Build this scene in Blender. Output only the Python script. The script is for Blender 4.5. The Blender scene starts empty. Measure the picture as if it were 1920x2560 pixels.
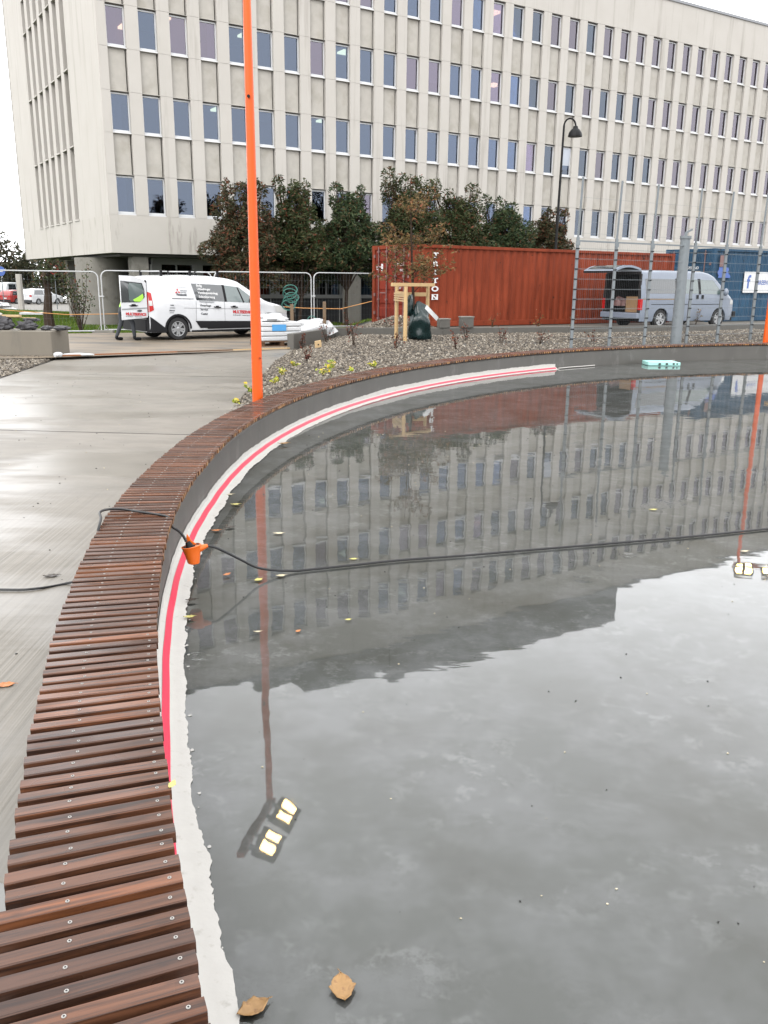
import bpy, math, random
import numpy as np
from mathutils import Vector, Matrix, noise as mnoise
random.seed(7); rng = np.random.default_rng(11)
S = bpy.context.scene
COL = S.collection
R_ = math.radians
WL = {}                                   # world location of every object with children or verts

def sm(t):
    t = min(1., max(0., t)); return t*t*(3-2*t)
def tag(o, label=None, cat=None, group=None, kind=None):
    if label: o['label'] = label
    if cat: o['category'] = cat
    if group: o['group'] = group
    if kind: o['kind'] = kind
    return o
def thing(name, label, cat, loc=(0,0,0), rotz=0., group=None):
    o = bpy.data.objects.new(name, None); COL.objects.link(o)
    o.empty_display_size = .2
    o.location = loc; o.rotation_euler = (0, 0, rotz)
    WL[o.name] = Vector(loc) if rotz == 0 else None
    return tag(o, label, cat, group)

class MB:
    """collects geometry; build() links it as one mesh object"""
    def __init__(s): s.v=[]; s.f=[]; s.m=[]; s.uv=[]
    def add(s, vs, fs, m=0, uv=None):
        b=len(s.v); s.v.extend([tuple(p) for p in vs])
        for i,f in enumerate(fs):
            s.f.append([b+k for k in f]); s.m.append(m)
            s.uv.append(uv[i] if uv else None)
    def hexa(s, p, m=0):    # 8 points: bottom 4 ccw, top 4 ccw
        s.add(p, [(3,2,1,0),(4,5,6,7),(0,1,5,4),(1,2,6,5),(2,3,7,6),(3,0,4,7)], m)
    def box(s, x0,x1,y0,y1,z0,z1, m=0, T=None):
        p=[(x0,y0,z0),(x1,y0,z0),(x1,y1,z0),(x0,y1,z0),(x0,y0,z1),(x1,y0,z1),(x1,y1,z1),(x0,y1,z1)]
        if T: p=[T(*q) for q in p]
        s.hexa(p,m)
    def bar(s, a, b, w, h, up=(0,0,1), m=0, b2=None):
        a=Vector(a); b=Vector(b); d=(b-a).normalized(); sd=d.cross(Vector(up))
        if sd.length<1e-4: sd=d.cross(Vector((1,0,0)))
        sd.normalize(); u=sd.cross(d)
        sd=sd*w/2; u=u*h/2
        s.hexa([a-sd-u, b-sd-u, b+sd-u, a+sd-u, a-sd+u, b-sd+u, b+sd+u, a+sd+u], m)
    def tube(s, path, rad, n=8, m=0, caps=True):
        path=[Vector(p) for p in path]; k=len(path)
        if not hasattr(rad,'__len__'): rad=[rad]*k
        ref=None; rings=[]
        for i in range(k):
            d=(path[min(i+1,k-1)]-path[max(i-1,0)]).normalized()
            if ref is None:
                ref=d.cross(Vector((0,0,1)))
                if ref.length<.05: ref=d.cross(Vector((1,0,0)))
            ref=(ref-d*ref.dot(d)).normalized(); o=d.cross(ref)
            rings.append([path[i]+(ref*math.cos(2*math.pi*j/n)+o*math.sin(2*math.pi*j/n))*rad[i] for j in range(n)])
        vs=[p for r in rings for p in r]; fs=[]
        for i in range(k-1):
            for j in range(n):
                fs.append((i*n+j, i*n+(j+1)%n, (i+1)*n+(j+1)%n, (i+1)*n+j))
        if caps: fs.append(tuple(reversed(range(n)))); fs.append(tuple(range((k-1)*n,k*n)))
        s.add(vs,fs,m)
    def lathe(s, prof, n=20, T=None, m=0):   # prof: (r, h) list, axis z
        vs=[]; fs=[]
        for r,h in prof:
            for j in range(n):
                a=2*math.pi*j/n; p=(r*math.cos(a), r*math.sin(a), h); vs.append(T(*p) if T else p)
        for i in range(len(prof)-1):
            for j in range(n): fs.append((i*n+j, i*n+(j+1)%n, (i+1)*n+(j+1)%n, (i+1)*n+j))
        fs.append(tuple(reversed(range(n)))); fs.append(tuple(range((len(prof)-1)*n, len(prof)*n)))
        s.add(vs,fs,m)
    def grid(s, fn, nu, nv, m=0, flip=False):
        vs=[fn(i/nu, j/nv) for j in range(nv+1) for i in range(nu+1)]; fs=[]
        for j in range(nv):
            for i in range(nu):
                a=j*(nu+1)+i; q=(a,a+1,a+nu+2,a+nu+1); fs.append(tuple(reversed(q)) if flip else q)
        s.add(vs,fs,m)
    def poly(s, pts, z, m=0): s.add([(x,y,z) for x,y in pts],[tuple(range(len(pts)))],m)
    def slab(s, pts, z0, z1, m=0):
        n=len(pts); vs=[(x,y,z0) for x,y in pts]+[(x,y,z1) for x,y in pts]
        fs=[tuple(reversed(range(n))), tuple(range(n,2*n))]+[(i,(i+1)%n,n+(i+1)%n,n+i) for i in range(n)]
        s.add(vs,fs,m)
    def blob(s, c, r, seed=0, amp=.25, nu=14, nv=9, m=0, fr=2., flat=None):
        c=Vector(c)
        def fn(u,v):
            a=2*math.pi*u; t=math.pi*(v-.5)
            d=Vector((math.cos(a)*math.cos(t), math.sin(a)*math.cos(t), math.sin(t)))
            k=1+amp*mnoise.noise(d*fr+Vector((seed*3.1,seed*1.7,seed)))
            p=Vector((d.x*r[0],d.y*r[1],d.z*r[2]))*k
            if flat is not None: p.z=max(p.z,flat)
            return tuple(c+p)
        s.grid(fn,nu,nv,m)
    def build(s, name, mats, parent=None, local=False, smooth=False, bevel=0, base=None):
        if not isinstance(mats,(list,tuple)): mats=[mats]
        V=np.array(s.v,dtype=float)
        if parent is not None:
            off=Vector((0,0,0)) if local else WL.get(parent.name)
            if off is None: off=Vector((0,0,0))
        else:
            if local: off=Vector((0,0,0))
            else:
                lo,hi=V.min(0),V.max(0); off=Vector(((lo[0]+hi[0])/2,(lo[1]+hi[1])/2,lo[2]))
                if base is not None: off=Vector(base)
        V=V-np.array(off)
        me=bpy.data.meshes.new(name)
        me.from_pydata(V.tolist(),[],s.f)
        me.polygons.foreach_set('material_index', s.m)
        if any(u is not None for u in s.uv):
            l=me.uv_layers.new(name='UVMap'); k=0; arr=np.zeros(len(l.data)*2)
            for f,u in zip(s.f,s.uv):
                for q in range(len(f)):
                    if u is not None: arr[2*k:2*k+2]=u[q]
                    k+=1
            l.data.foreach_set('uv',arr)
        if smooth: me.polygons.foreach_set('use_smooth',[True]*len(me.polygons))
        me.update()
        for m in mats: me.materials.append(m)
        o=bpy.data.objects.new(name,me); COL.objects.link(o)
        if parent is not None:
            o.parent=parent; WL[o.name]=WL.get(parent.name)
        else:
            o.location=off; WL[o.name]=off.copy()
        if bevel:
            b=o.modifiers.new('bevel','BEVEL'); b.width=bevel; b.segments=2; b.limit_method='ANGLE'
        if smooth and not bevel:
            try: me.set_sharp_from_angle(angle=R_(40))
            except Exception: pass
        return o

def text_mesh(txt, size, fn, name, mat, parent=None, offset=0., align='LEFT', spacing=1., local=True):
    cu=bpy.data.curves.new('t','FONT'); cu.body=txt; cu.size=size; cu.offset=offset; cu.align_x=align
    cu.resolution_u=3; cu.space_character=spacing
    o=bpy.data.objects.new('t',cu); COL.objects.link(o)
    dg=bpy.context.evaluated_depsgraph_get(); dg.update()
    me=bpy.data.meshes.new_from_object(o.evaluated_get(dg))
    bpy.data.objects.remove(o); bpy.data.curves.remove(cu)
    mb=MB(); mb.add([fn(v.co.x,v.co.y) for v in me.vertices],[tuple(p.vertices) for p in me.polygons])
    bpy.data.meshes.remove(me)
    if name is None: return mb
    return mb.build(name,mat,parent,local=local)

# ------------------------------------------------------------------ materials
def srgb(r,g,b):
    f=lambda c: (c/255/12.92 if c/255<=.04045 else ((c/255+.055)/1.055)**2.4)
    return (f(r),f(g),f(b))
class NT:
    def __init__(s,name):
        s.mat=bpy.data.materials.new(name); s.mat.use_nodes=True; s.t=s.mat.node_tree; s.t.nodes.clear()
        s.out=s.n('ShaderNodeOutputMaterial'); s.bs=s.n('ShaderNodeBsdfPrincipled')
        s.l(s.bs.outputs[0], s.out.inputs[0])
        s.tc=s.n('ShaderNodeTexCoord')
    def n(s,t,**k):
        o=s.t.nodes.new(t)
        for a,b in k.items(): setattr(o,a,b)
        return o
    def l(s,a,b): s.t.links.new(a,b)
    def set(s,inp,v):
        if hasattr(v,'is_linked') or hasattr(v,'links'): s.l(v,inp)
        elif isinstance(v,(tuple,list)) and len(v)==3 and inp.type=='RGBA': inp.default_value=(*v,1)
        else: inp.default_value=v
    def coord(s,scale=(1,1,1),kind='Object',rot=(0,0,0)):
        m=s.n('ShaderNodeMapping'); m.inputs['Scale'].default_value=scale; m.inputs['Rotation'].default_value=rot
        s.l(s.tc.outputs[kind],m.inputs[0]); return m.outputs[0]
    def noise(s,vec,scale,detail=4,rough=.55,dist=0):
        n=s.n('ShaderNodeTexNoise'); n.inputs['Scale'].default_value=scale; n.inputs['Detail'].default_value=detail
        n.inputs['Roughness'].default_value=rough; n.inputs['Distortion'].default_value=dist
        s.l(vec,n.inputs['Vector']); return n.outputs['Fac']
    def ramp(s,fac,stops,interp='LINEAR'):
        r=s.n('ShaderNodeValToRGB'); r.color_ramp.interpolation=interp
        e=r.color_ramp.elements
        while len(e)<len(stops): e.new(.5)
        for k,(p,c) in zip(e,stops):
            k.position=p; k.color=(*c,1) if hasattr(c,'__len__') else (c,c,c,1)
        s.l(fac,r.inputs[0]); return r.outputs[0]
    def mix(s,fac,a,b,mode='MIX'):
        m=s.n('ShaderNodeMix',data_type='RGBA',blend_type=mode)
        s.set(m.inputs[0],fac); s.set(m.inputs[6],a); s.set(m.inputs[7],b); return m.outputs[2]
    def math(s,op,a,b=None,c=None,clamp=False):
        m=s.n('ShaderNodeMath',operation=op); m.use_clamp=clamp
        s.set(m.inputs[0],a)
        if b is not None: s.set(m.inputs[1],b)
        if c is not None: s.set(m.inputs[2],c)
        return m.outputs[0]
    def bump(s,h,strength=.3,dist=.01,prev=None):
        b=s.n('ShaderNodeBump'); b.inputs['Strength'].default_value=strength; b.inputs['Distance'].default_value=dist
        s.l(h,b.inputs['Height'])
        if prev is not None: s.l(prev,b.inputs['Normal'])
        return b.outputs[0]
    def P(s,**k):
        for a,v in k.items():
            nm={'color':'Base Color','rough':'Roughness','metal':'Metallic','normal':'Normal','spec':'Specular IOR Level','coat':'Coat Weight','coatr':'Coat Roughness','ior':'IOR','alpha':'Alpha','emis':'Emission Color','emstr':'Emission Strength','sub':'Subsurface Weight'}[a]
            s.set(s.bs.inputs[nm],v)
        return s
def mul(c,k): return tuple(min(1,x*k) for x in c)
def simple(name,c,rough=.5,var=.15,vs=6,metal=0,bump=0,bs=60,spec=.3,stain=None,stain_at=(.55,.7),ss=3,coat=0,stretch=(1,1,1),bd=.005):
    t=NT(name); co=t.coord(stretch)
    col=t.mix(t.noise(co,vs),mul(c,1-var),mul(c,1+var))
    if stain:
        col=t.mix(t.ramp(t.noise(co,ss,6,.6),[(stain_at[0],0.),(stain_at[1],1.)]),col,stain)
    t.P(color=col,rough=rough,metal=metal,spec=spec,coat=coat)
    if bump: t.P(normal=t.bump(t.noise(co,bs,5),bump,bd))
    return t.mat
def island(name,stops,rough=.6,spec=.4,var=.2,vs=30,trans=0):
    t=NT(name); g=t.n('ShaderNodeNewGeometry')
    col=t.ramp(g.outputs['Random Per Island'],stops)
    nz=t.ramp(t.noise(t.coord(),vs),[(.3,1-var),(.7,1+var)])
    col=t.mix(1.,col,nz,'MULTIPLY'); t.P(color=col,rough=rough,spec=spec)
    if trans:
        d=t.n('ShaderNodeBsdfTranslucent'); t.l(col,d.inputs[0]); m=t.n('ShaderNodeMixShader'); m.inputs[0].default_value=trans
        t.l(t.bs.outputs[0],m.inputs[1]); t.l(d.outputs[0],m.inputs[2]); t.l(m.outputs[0],t.out.inputs[0])
    return t.mat
def emit(name,c,s):
    t=NT(name); t.P(color=c,emis=c,emstr=s,rough=.4); return t.mat
M={}
# facade concrete: pale exposed aggregate, weather streaks running down
t=NT('facade_concrete'); co=t.coord()
c=t.mix(t.noise(co,.9,5),(.56,.53,.485),(.665,.632,.588))
c=t.mix(t.math('MULTIPLY',t.noise(co,22,3),.35),c,(.60,.565,.50))
stk=t.ramp(t.noise(t.coord((2.6,2.6,.16)),1.,5,.65),[(.54,0.),(.76,.6)])
c=t.mix(stk,c,(.33,.30,.26)); t.P(color=c,rough=.85,spec=.2,normal=t.bump(t.noise(co,45,4),.25,.01)); M['facade']=t.mat
t=NT('stained_concrete'); co=t.coord()
c=t.mix(t.noise(co,.9,5),(.55,.52,.468),(.645,.612,.562))
stk=t.ramp(t.noise(t.coord((2.2,2.2,.34)),1.,6,.7),[(.54,0.),(.72,.85)])
c=t.mix(stk,c,(.25,.22,.18)); t.P(color=c,rough=.85,spec=.2,normal=t.bump(t.noise(co,45,4),.25,.01)); M['facade_low']=t.mat
M['spandrel']=simple('spandrel_concrete',(.545,.515,.462),.9,.16,3,bump=.4,bs=90,spec=.2,stain=(.40,.37,.31),stain_at=(.5,.8),ss=1.2)
M['roofgrey']=simple('roof_flashing',(.30,.31,.33),.5,.1)
M['penthouse']=simple('penthouse_cladding',(.26,.265,.27),.7,.12,.6)
M['white_frame']=simple('white_window_frame',(.78,.79,.80),.4,.04)
def glass(name,tint,fac=.10,rough=.02,refl=(1,1,1)):
    t=NT(name); tr=t.n('ShaderNodeBsdfTransparent'); tr.inputs[0].default_value=(*tint,1)
    gl=t.n('ShaderNodeBsdfGlossy'); gl.inputs['Roughness'].default_value=rough; gl.inputs[0].default_value=(*refl,1)
    lw=t.n('ShaderNodeFresnel'); lw.inputs[0].default_value=1.5
    f=t.math('ADD',t.math('MULTIPLY',lw.outputs[0],1.),fac,clamp=True)
    m=t.n('ShaderNodeMixShader'); t.l(f,m.inputs[0]); t.l(tr.outputs[0],m.inputs[1]); t.l(gl.outputs[0],m.inputs[2]); t.l(m.outputs[0],t.out.inputs[0])
    return t.mat
M['pane']=glass('window_glass',(.35,.33,.41),.03,refl=(.95,.92,1.))
M['pane2']=glass('window_glass_blue',(.26,.32,.43),.028,refl=(.70,.80,.97))
M['pane3']=glass('window_glass_violet',(.33,.30,.38),.040,refl=(.86,.80,.92))
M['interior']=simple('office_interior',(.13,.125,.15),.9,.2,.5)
M['blind']=simple('white_blind',(.62,.66,.74),.7,.05)
M['ceil_light']=emit('ceiling_light_glow',(1.,.80,.34),3.4)
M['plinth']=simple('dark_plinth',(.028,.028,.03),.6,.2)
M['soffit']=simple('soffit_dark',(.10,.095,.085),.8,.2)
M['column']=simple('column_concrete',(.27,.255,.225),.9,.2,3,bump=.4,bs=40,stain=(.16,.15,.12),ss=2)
M['groundglass']=glass('ground_floor_glass',(.30,.36,.36),.10)
M['mullion']=simple('grey_mullion',(.42,.42,.41),.5,.06)
M['yellowwall']=simple('yellow_interior',(.75,.45,.08),.8,.1)
# ---- ground materials
t=NT('pool_concrete'); co=t.coord()
c=t.mix(t.noise(co,.55,5,.6),(.085,.090,.076),(.195,.195,.188))
blo=t.ramp(t.noise(co,1.9,12,.74),[(.44,0.),(.58,1.)]); c=t.mix(t.math('MULTIPLY',blo,.62),c,(.235,.235,.238))
fl=t.ramp(t.noise(t.coord((1,1,1),rot=(0,0,.5)),7.5,12,.76),[(.53,0.),(.60,1.)]); c=t.mix(t.math('MULTIPLY',t.math('MULTIPLY',fl,t.ramp(t.noise(co,.9,4),[(.42,.08),(.60,1.)])),.48),c,(.40,.40,.40))
dk=t.ramp(t.noise(co,1.1,6,.6),[(.50,0.),(.66,1.)]); c=t.mix(t.math('MULTIPLY',dk,.75),c,(.085,.083,.066))
t.P(color=c,rough=.8,spec=.1); M['poolfloor']=t.mat
# water film: clear, mirror-like, faint ripples and drop rings
t=NT('rain_water'); co=t.coord(kind='Object')
tr=t.n('ShaderNodeBsdfTransparent'); tr.inputs[0].default_value=(.97,.98,.97,1)
gl=t.n('ShaderNodeBsdfGlossy'); gl.inputs['Roughness'].default_value=.02; gl.inputs[0].default_value=(1,1,1,1)
fr=t.n('ShaderNodeFresnel'); fr.inputs[0].default_value=1.34
geo=t.n('ShaderNodeNewGeometry')
h=t.math('MULTIPLY',t.noise(t.coord((1,1,1)),2.2,2,.5),.0012)
h2=t.math('MULTIPLY',t.noise(t.coord((.6,1.6,1)),5.5,2,.5),.00055)
patch=t.ramp(t.noise(t.coord(),.35,3),[(.46,0.),(.64,1.)])
h=t.math('ADD',h,t.math('MULTIPLY',h2,patch))
RINGS=[]                                             # filled below (x, y, radius) in water-local metres
rings_in=h; M['_water']=(t,rings_in,gl,fr,tr)
M['wallc']=simple('pool_wall_concrete',(.098,.093,.083),.5,.3,2.2,bump=.15,bs=50,stain=(.16,.154,.142),stain_at=(.58,.72),ss=3.5,stretch=(1,1,.5))
# seal: white primer on the fillet
M['seal']=simple('white_sealant',(.62,.60,.56),.6,.08,9,bump=.25,bs=70,bd=.004,stain=(.40,.375,.33),stain_at=(.60,.82),ss=20)
M['tape']=simple('pink_red_tape',(.80,.02,.075),.4,.08,4)
# path: brushed, wet, puddled
t=NT('brushed_wet_concrete'); g=t.n('ShaderNodeNewGeometry'); co=t.coord()
sep=t.n('ShaderNodeSeparateXYZ'); t.l(g.outputs['Position'],sep.inputs[0])
mp=t.n('ShaderNodeMapping'); mp.inputs['Rotation'].default_value=(0,0,R_(-16)); t.l(g.outputs['Position'],mp.inputs[0])
w1=t.n('ShaderNodeTexWave',wave_type='BANDS',bands_direction='X'); w1.inputs['Scale'].default_value=5.2; w1.inputs['Distortion'].default_value=2.6; w1.inputs['Detail'].default_value=3; w1.inputs['Detail Scale'].default_value=.7
t.l(mp.outputs[0],w1.inputs['Vector'])
mp2=t.n('ShaderNodeMapping'); mp2.inputs['Rotation'].default_value=(0,0,R_(-3)); mp2.inputs['Scale'].default_value=(.38,1,1); t.l(g.outputs['Position'],mp2.inputs[0])
w2=t.noise(mp2.outputs[0],5.,5,.6)
mp3=t.n('ShaderNodeMapping'); mp3.inputs['Rotation'].default_value=(0,0,R_(-14)); mp3.inputs['Scale'].default_value=(34,.55,1); t.l(g.outputs['Position'],mp3.inputs[0])
w1n=t.noise(mp3.outputs[0],1.,2,.5,.15)
far=t.math('MULTIPLY_ADD',sep.outputs[1],.45,-2.9,clamp=True)
line=t.mix(far,w1n,w2)
pn=t.noise(mp2.outputs[0],.75,5,.55,.3)
pud=t.ramp(pn,[(.46,0.),(.56,1.)])
fine=t.noise(co,60,4)
c=t.mix(t.noise(co,.6,4),(.21,.188,.155),(.268,.242,.205))
c=t.mix(t.math('MULTIPLY',t.math('SUBTRACT',1.,t.ramp(line,[(.35,0.),(.6,1.)])),.45),c,(.13,.118,.098))
c=t.mix(t.math('MULTIPLY',pud,.28),c,(.17,.155,.13))
c=t.mix(t.math('MULTIPLY',t.ramp(t.noise(mp2.outputs[0],2.6,6,.7),[(.50,0.),(.64,1.)]),.6),c,(.175,.155,.125))
rough=t.mix(pud,(.54,.54,.54),(.31,.31,.31)); 
hb=t.math('MULTIPLY',line,t.math('SUBTRACT',1.,t.math('MULTIPLY',pud,.93)))
nrm=t.bump(hb,.7,.008); nrm=t.bump(fine,.12,.003,nrm)
t.P(color=c,rough=rough,normal=nrm,spec=.30); M['path']=t.mat
M['slabedge']=M['path']
M['paver']=simple('grey_paver',(.27,.265,.25),.35,.15,3,bump=.2)
M['road']=simple('wet_gritty_road',(.27,.215,.155),.5,.3,1.2,bump=.4,bs=30,stain=(.12,.11,.095),stain_at=(.48,.62),ss=.8,stretch=(.5,1.6,1))
M['asphalt']=simple('dark_asphalt',(.052,.052,.052),.5,.2,3,bump=.4)
M['ground']=simple('wet_yard_ground',(.16,.145,.12),.7,.3,.8,bump=.4,bs=12,bd=.03)
M['lawn']=simple('lawn_soil',(.07,.11,.022),.9,.5,1.5,spec=0)
M['grass']=island('grass_blades',[(0.,(.06,.11,.018)),(.5,(.13,.21,.03)),(.85,(.18,.25,.05)),(1.,(.22,.16,.06))],.8,.05)
M['gravelbase']=simple('gravel_bed',(.085,.075,.062),.8,.4,9,bump=.5,bs=25,bd=.03)
M['gravel']=island('gravel_stones',[(0.,(.060,.048,.035)),(.35,(.130,.106,.079)),(.7,(.22,.182,.138)),(.93,(.38,.33,.26)),(1.,(.56,.51,.43))],.5,.25,.2,20)
M['kerb']=simple('wet_kerb_concrete',(.12,.112,.097),.5,.2,2.5,bump=.2,stain=(.17,.165,.15),stain_at=(.6,.75),ss=1.5)
M['block']=simple('low_wall_concrete',(.225,.198,.158),.75,.12,2,bump=.25,bs=40,stain=(.17,.155,.13),stain_at=(.57,.7),ss=1.6,stretch=(1.6,1.6,.45))
# slats
t=NT('wet_oiled_slats'); g=t.n('ShaderNodeNewGeometry'); rnd=g.outputs['Random Per Island']
uv=t.coord((2.2,75,1),'UV'); uvm=t.coord((5,14,1),'UV'); uvl=t.coord((1.3,2.2,1),'UV')
base=t.ramp(rnd,[(0.,(.095,.042,.025)),(.3,(.135,.056,.029)),(.6,(.185,.070,.032)),(.85,(.26,.092,.036)),(1.,(.13,.062,.038))])
gr=t.noise(uv,1.,5,.65,.6)
c=t.mix(t.ramp(gr,[(.40,0.),(.62,.9)]),base,(.018,.010,.008))
kn=t.ramp(t.noise(uvm,1.,4,.6),[(.60,0.),(.74,.8)]); c=t.mix(kn,c,(.02,.013,.012))
wet=t.ramp(t.noise(uvl,2.,3,.5),[(.40,0.),(.60,1.)])
c=t.mix(t.math('MULTIPLY',wet,.2),c,mul((.10,.055,.04),1.),'MIX')
ro=t.mix(wet,(.42,.42,.42),(.14,.14,.14))
t.P(color=c,rough=ro,spec=.22,normal=t.bump(gr,.25,.002)); M['slat']=t.mat
M['endgrain']=island('slat_end_grain',[(0.,(.06,.032,.018)),(.5,(.20,.085,.028)),(1.,(.42,.21,.07))],.6,.3,.4,60)
M['screw']=simple('steel_screw',(.50,.48,.45),.4,.05,metal=.7)
M['joist']=simple('dark_timber_frame',(.03,.02,.016),.7,.2)
# metals, paint etc
t=NT('orange_paint'); co=t.coord(); c=t.mix(t.noise(co,3),(.80,.104,.004),(.86,.120,.005)); t.P(color=c,rough=.38,spec=.22); M['orange']=t.mat
M['black']=simple('black_paint',(.014,.014,.015),.5,.1,spec=.1)
M['galv']=simple('galvanised_steel',(.215,.24,.255),.5,.16,8,metal=.2)
M['galvlight']=simple('galvanised_pipe',(.62,.63,.63),.35,.08,8,metal=.3)
M['cable']=simple('black_rubber',(.009,.009,.010),.45,.1)
M['plug']=simple('orange_plastic',(.87,.16,.01),.35,.06)
M['flood']=emit('floodlight_glow',(1.,.68,.22),30.)
M['lamp_house']=simple('lamp_housing',(.022,.02,.02),.5,.1)
M['white']=simple('white_car_paint',(.74,.75,.77),.22,.03,3,coat=.6)
M['vwblue']=simple('grey_blue_car_paint',(.245,.285,.355),.35,.05,3,coat=.2)
M['carred']=simple('red_car_paint',(.38,.025,.02),.3,.05,3,coat=.5)
M['carsilver']=simple('silver_car_paint',(.6,.62,.63),.3,.05,3,coat=.5)
M['cardark']=simple('dark_car_paint',(.04,.06,.07),.3,.05,3,coat=.5)
M['plastic']=simple('black_plastic',(.014,.014,.016),.6,.1,spec=.12)
t=NT('tinted_car_glass'); t.P(color=(.025,.032,.036),rough=.05,spec=.9); M['tint']=t.mat
t=NT('green_car_glass'); t.P(color=(.085,.125,.12),rough=.06,spec=.9); M['carglass']=t.mat
M['clearglass']=glass('door_glass',(.62,.74,.70),.10)
M['tyre']=simple('tyre_rubber',(.016,.016,.017),.75,.15)
M['rim']=simple('alloy_rim',(.55,.56,.57),.3,.05,metal=.5)
M['taillight']=simple('red_lens',(.55,.012,.012),.15,.05)
M['lens']=simple('clear_lens',(.70,.70,.68),.15,.05)
M['decal_red']=simple('red_lettering',(.62,.022,.03),.4,.03)
M['decal_dark']=simple('dark_lettering',(.06,.065,.075),.4,.03)
M['decal_grey']=simple('grey_lettering',(.30,.31,.33),.4,.03)
M['decal_white']=simple('white_lettering',(.80,.80,.80),.45,.05)
M['decal_blue']=simple('blue_lettering',(.06,.14,.48),.4,.03)
M['vaninside']=simple('van_interior',(.022,.018,.017),.8,.3)
M['cardboard']=simple('cardboard',(.33,.20,.10),.8,.15)
M['cont_red']=None
def contpaint(name,a,b,rust):
    t=NT(name); co=t.coord(); c=t.mix(t.noise(co,.9,4),a,b)
    c=t.mix(t.math('MULTIPLY',t.ramp(t.noise(t.coord((1.1,1.1,.7)),.8,5,.6),[(.5,0.),(.66,1.)]),.4),c,mul(b,1.55))
    c=t.mix(t.math('MULTIPLY',t.ramp(t.noise(t.coord((3.2,3.2,.4)),1.4,6,.7),[(.50,0.),(.64,1.)]),.6),c,mul(a,.55))
    c=t.mix(t.ramp(t.noise(co,4.5,4,.6),[(.655,0.),(.70,1.)]),c,rust)
    t.P(color=c,rough=.6,spec=.08,normal=t.bump(t.noise(co,14,3),.12,.01)); return t.mat
M['cont_red']=contpaint('weathered_red_paint',(.215,.038,.015),(.265,.052,.022),(.05,.018,.011))
M['cont_blue']=contpaint('weathered_blue_paint',(.025,.072,.135),(.035,.095,.165),(.02,.03,.04))
M['cont_door']=contpaint('worn_door_paint',(.16,.020,.012),(.22,.032,.016),(.06,.022,.014))
M['lockbar']=simple('locking_bar',(.24,.13,.12),.5,.2,4,metal=.2)
M['stake']=simple('peeled_pine',(.62,.42,.20),.65,.12,3,stretch=(14,14,.7),bump=.2,bs=8,stain=(.42,.27,.12),stain_at=(.55,.8),ss=3)
M['bark']=simple('bark',(.06,.042,.032),.9,.3,12,bump=.5,bs=30,spec=.05)
M['bag']=simple('dark_green_plastic_bag',(.010,.026,.026),.22,.3,6,bump=.35,bs=14,bd=.02)
M['whitesheet']=simple('white_plastic_sheet',(.70,.71,.72),.4,.06,5,bump=.3,bs=9,bd=.02,stain=(.45,.42,.42),stain_at=(.6,.75),ss=3)
M['stones']=simple('grey_stone_block',(.085,.083,.088),.6,.4,5,bump=.6,bs=14,spec=.15)
M['plank']=simple('sawn_plank',(.60,.42,.22),.7,.12,2,stretch=(1,8,8))
M['oldwood']=simple('weathered_pallet_wood',(.16,.085,.045),.8,.3,5)
M['brownwood']=simple('weathered_post_wood',(.20,.135,.08),.8,.2,6,stretch=(6,6,1))
M['rope']=simple('yellow_orange_rope',(.72,.34,.10),.6,.2,3)
M['greenrope']=simple('green_hose',(.035,.17,.135),.5,.1)
M['orangestrip']=simple('orange_form_board',(.34,.13,.05),.7,.4,2)
M['foam']=simple('turquoise_foam_board',(.42,.78,.72),.6,.06,6)
M['bluelabel']=simple('blue_label',(.08,.36,.74),.4,.05)
M['hivis']=simple('hi_vis_fabric',(.42,.86,.05),.6,.06); 
t=NT('hi_vis_jacket'); t.P(color=(.45,.90,.06),rough=.6,emis=(.40,.9,.06),emstr=0.); M['hivis']=t.mat
M['trouser']=simple('grey_work_trousers',(.052,.058,.068),.8,.25,7)
M['skin']=simple('skin',(.50,.30,.22),.5,.05)
M['hair']=simple('brown_hair',(.06,.04,.025),.7,.2)
def leaf(n,st): return island(n,[(a,mul(b,1.25)) for a,b in st],.6,.12,.25,8,.12)
M['leaf_dark']=leaf('dark_green_red_leaves',[(0.,(.022,.035,.013)),(.45,(.040,.058,.020)),(.78,(.066,.070,.028)),(.93,(.095,.050,.026)),(1.,(.18,.045,.025))])
M['leaf_red']=leaf('reddening_leaves',[(0.,(.034,.036,.018)),(.55,(.056,.058,.026)),(.80,(.085,.052,.028)),(.93,(.14,.048,.028)),(1.,(.23,.07,.03))])
M['leaf_green']=leaf('deep_green_leaves',[(0.,(.018,.032,.014)),(.5,(.036,.060,.024)),(.85,(.065,.085,.034)),(1.,(.13,.055,.028))])
M['leaf_brown']=leaf('bronze_leaves',[(0.,(.060,.045,.018)),(.5,(.12,.085,.032)),(.8,(.19,.12,.045)),(1.,(.22,.07,.04))])
M['leaf_shrub']=leaf('red_brown_shrub_leaves',[(0.,(.06,.018,.012)),(.6,(.13,.032,.020)),(1.,(.22,.07,.03))])
M['leaf_yel']=leaf('yellow_green_leaves',[(0.,(.14,.24,.03)),(.5,(.38,.40,.05)),(.8,(.62,.42,.04)),(1.,(.66,.62,.20))])
M['leaf_far']=leaf('far_tree_leaves',[(0.,(.020,.026,.014)),(.6,(.045,.050,.026)),(1.,(.09,.065,.035))])
M['hedge']=leaf('hedge_leaves',[(0.,(.022,.032,.012)),(.6,(.05,.06,.02)),(1.,(.09,.08,.03))])
M['leafbrown']=simple('dry_brown_leaf',(.42,.235,.085),.5,.35,45,stain=(.18,.08,.03),stain_at=(.55,.7),ss=38)
M['leafyellow']=simple('yellow_fallen_leaf',(.62,.55,.16),.5,.25,40)
M['leafdark']=simple('blackish_fallen_leaf',(.035,.022,.012),.4,.3,40)
M['leaforange']=simple('orange_fallen_leaf',(.58,.20,.05),.5,.3,40)
M['leafpale']=simple('pale_fallen_leaf',(.66,.58,.40),.5,.2,40)
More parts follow.
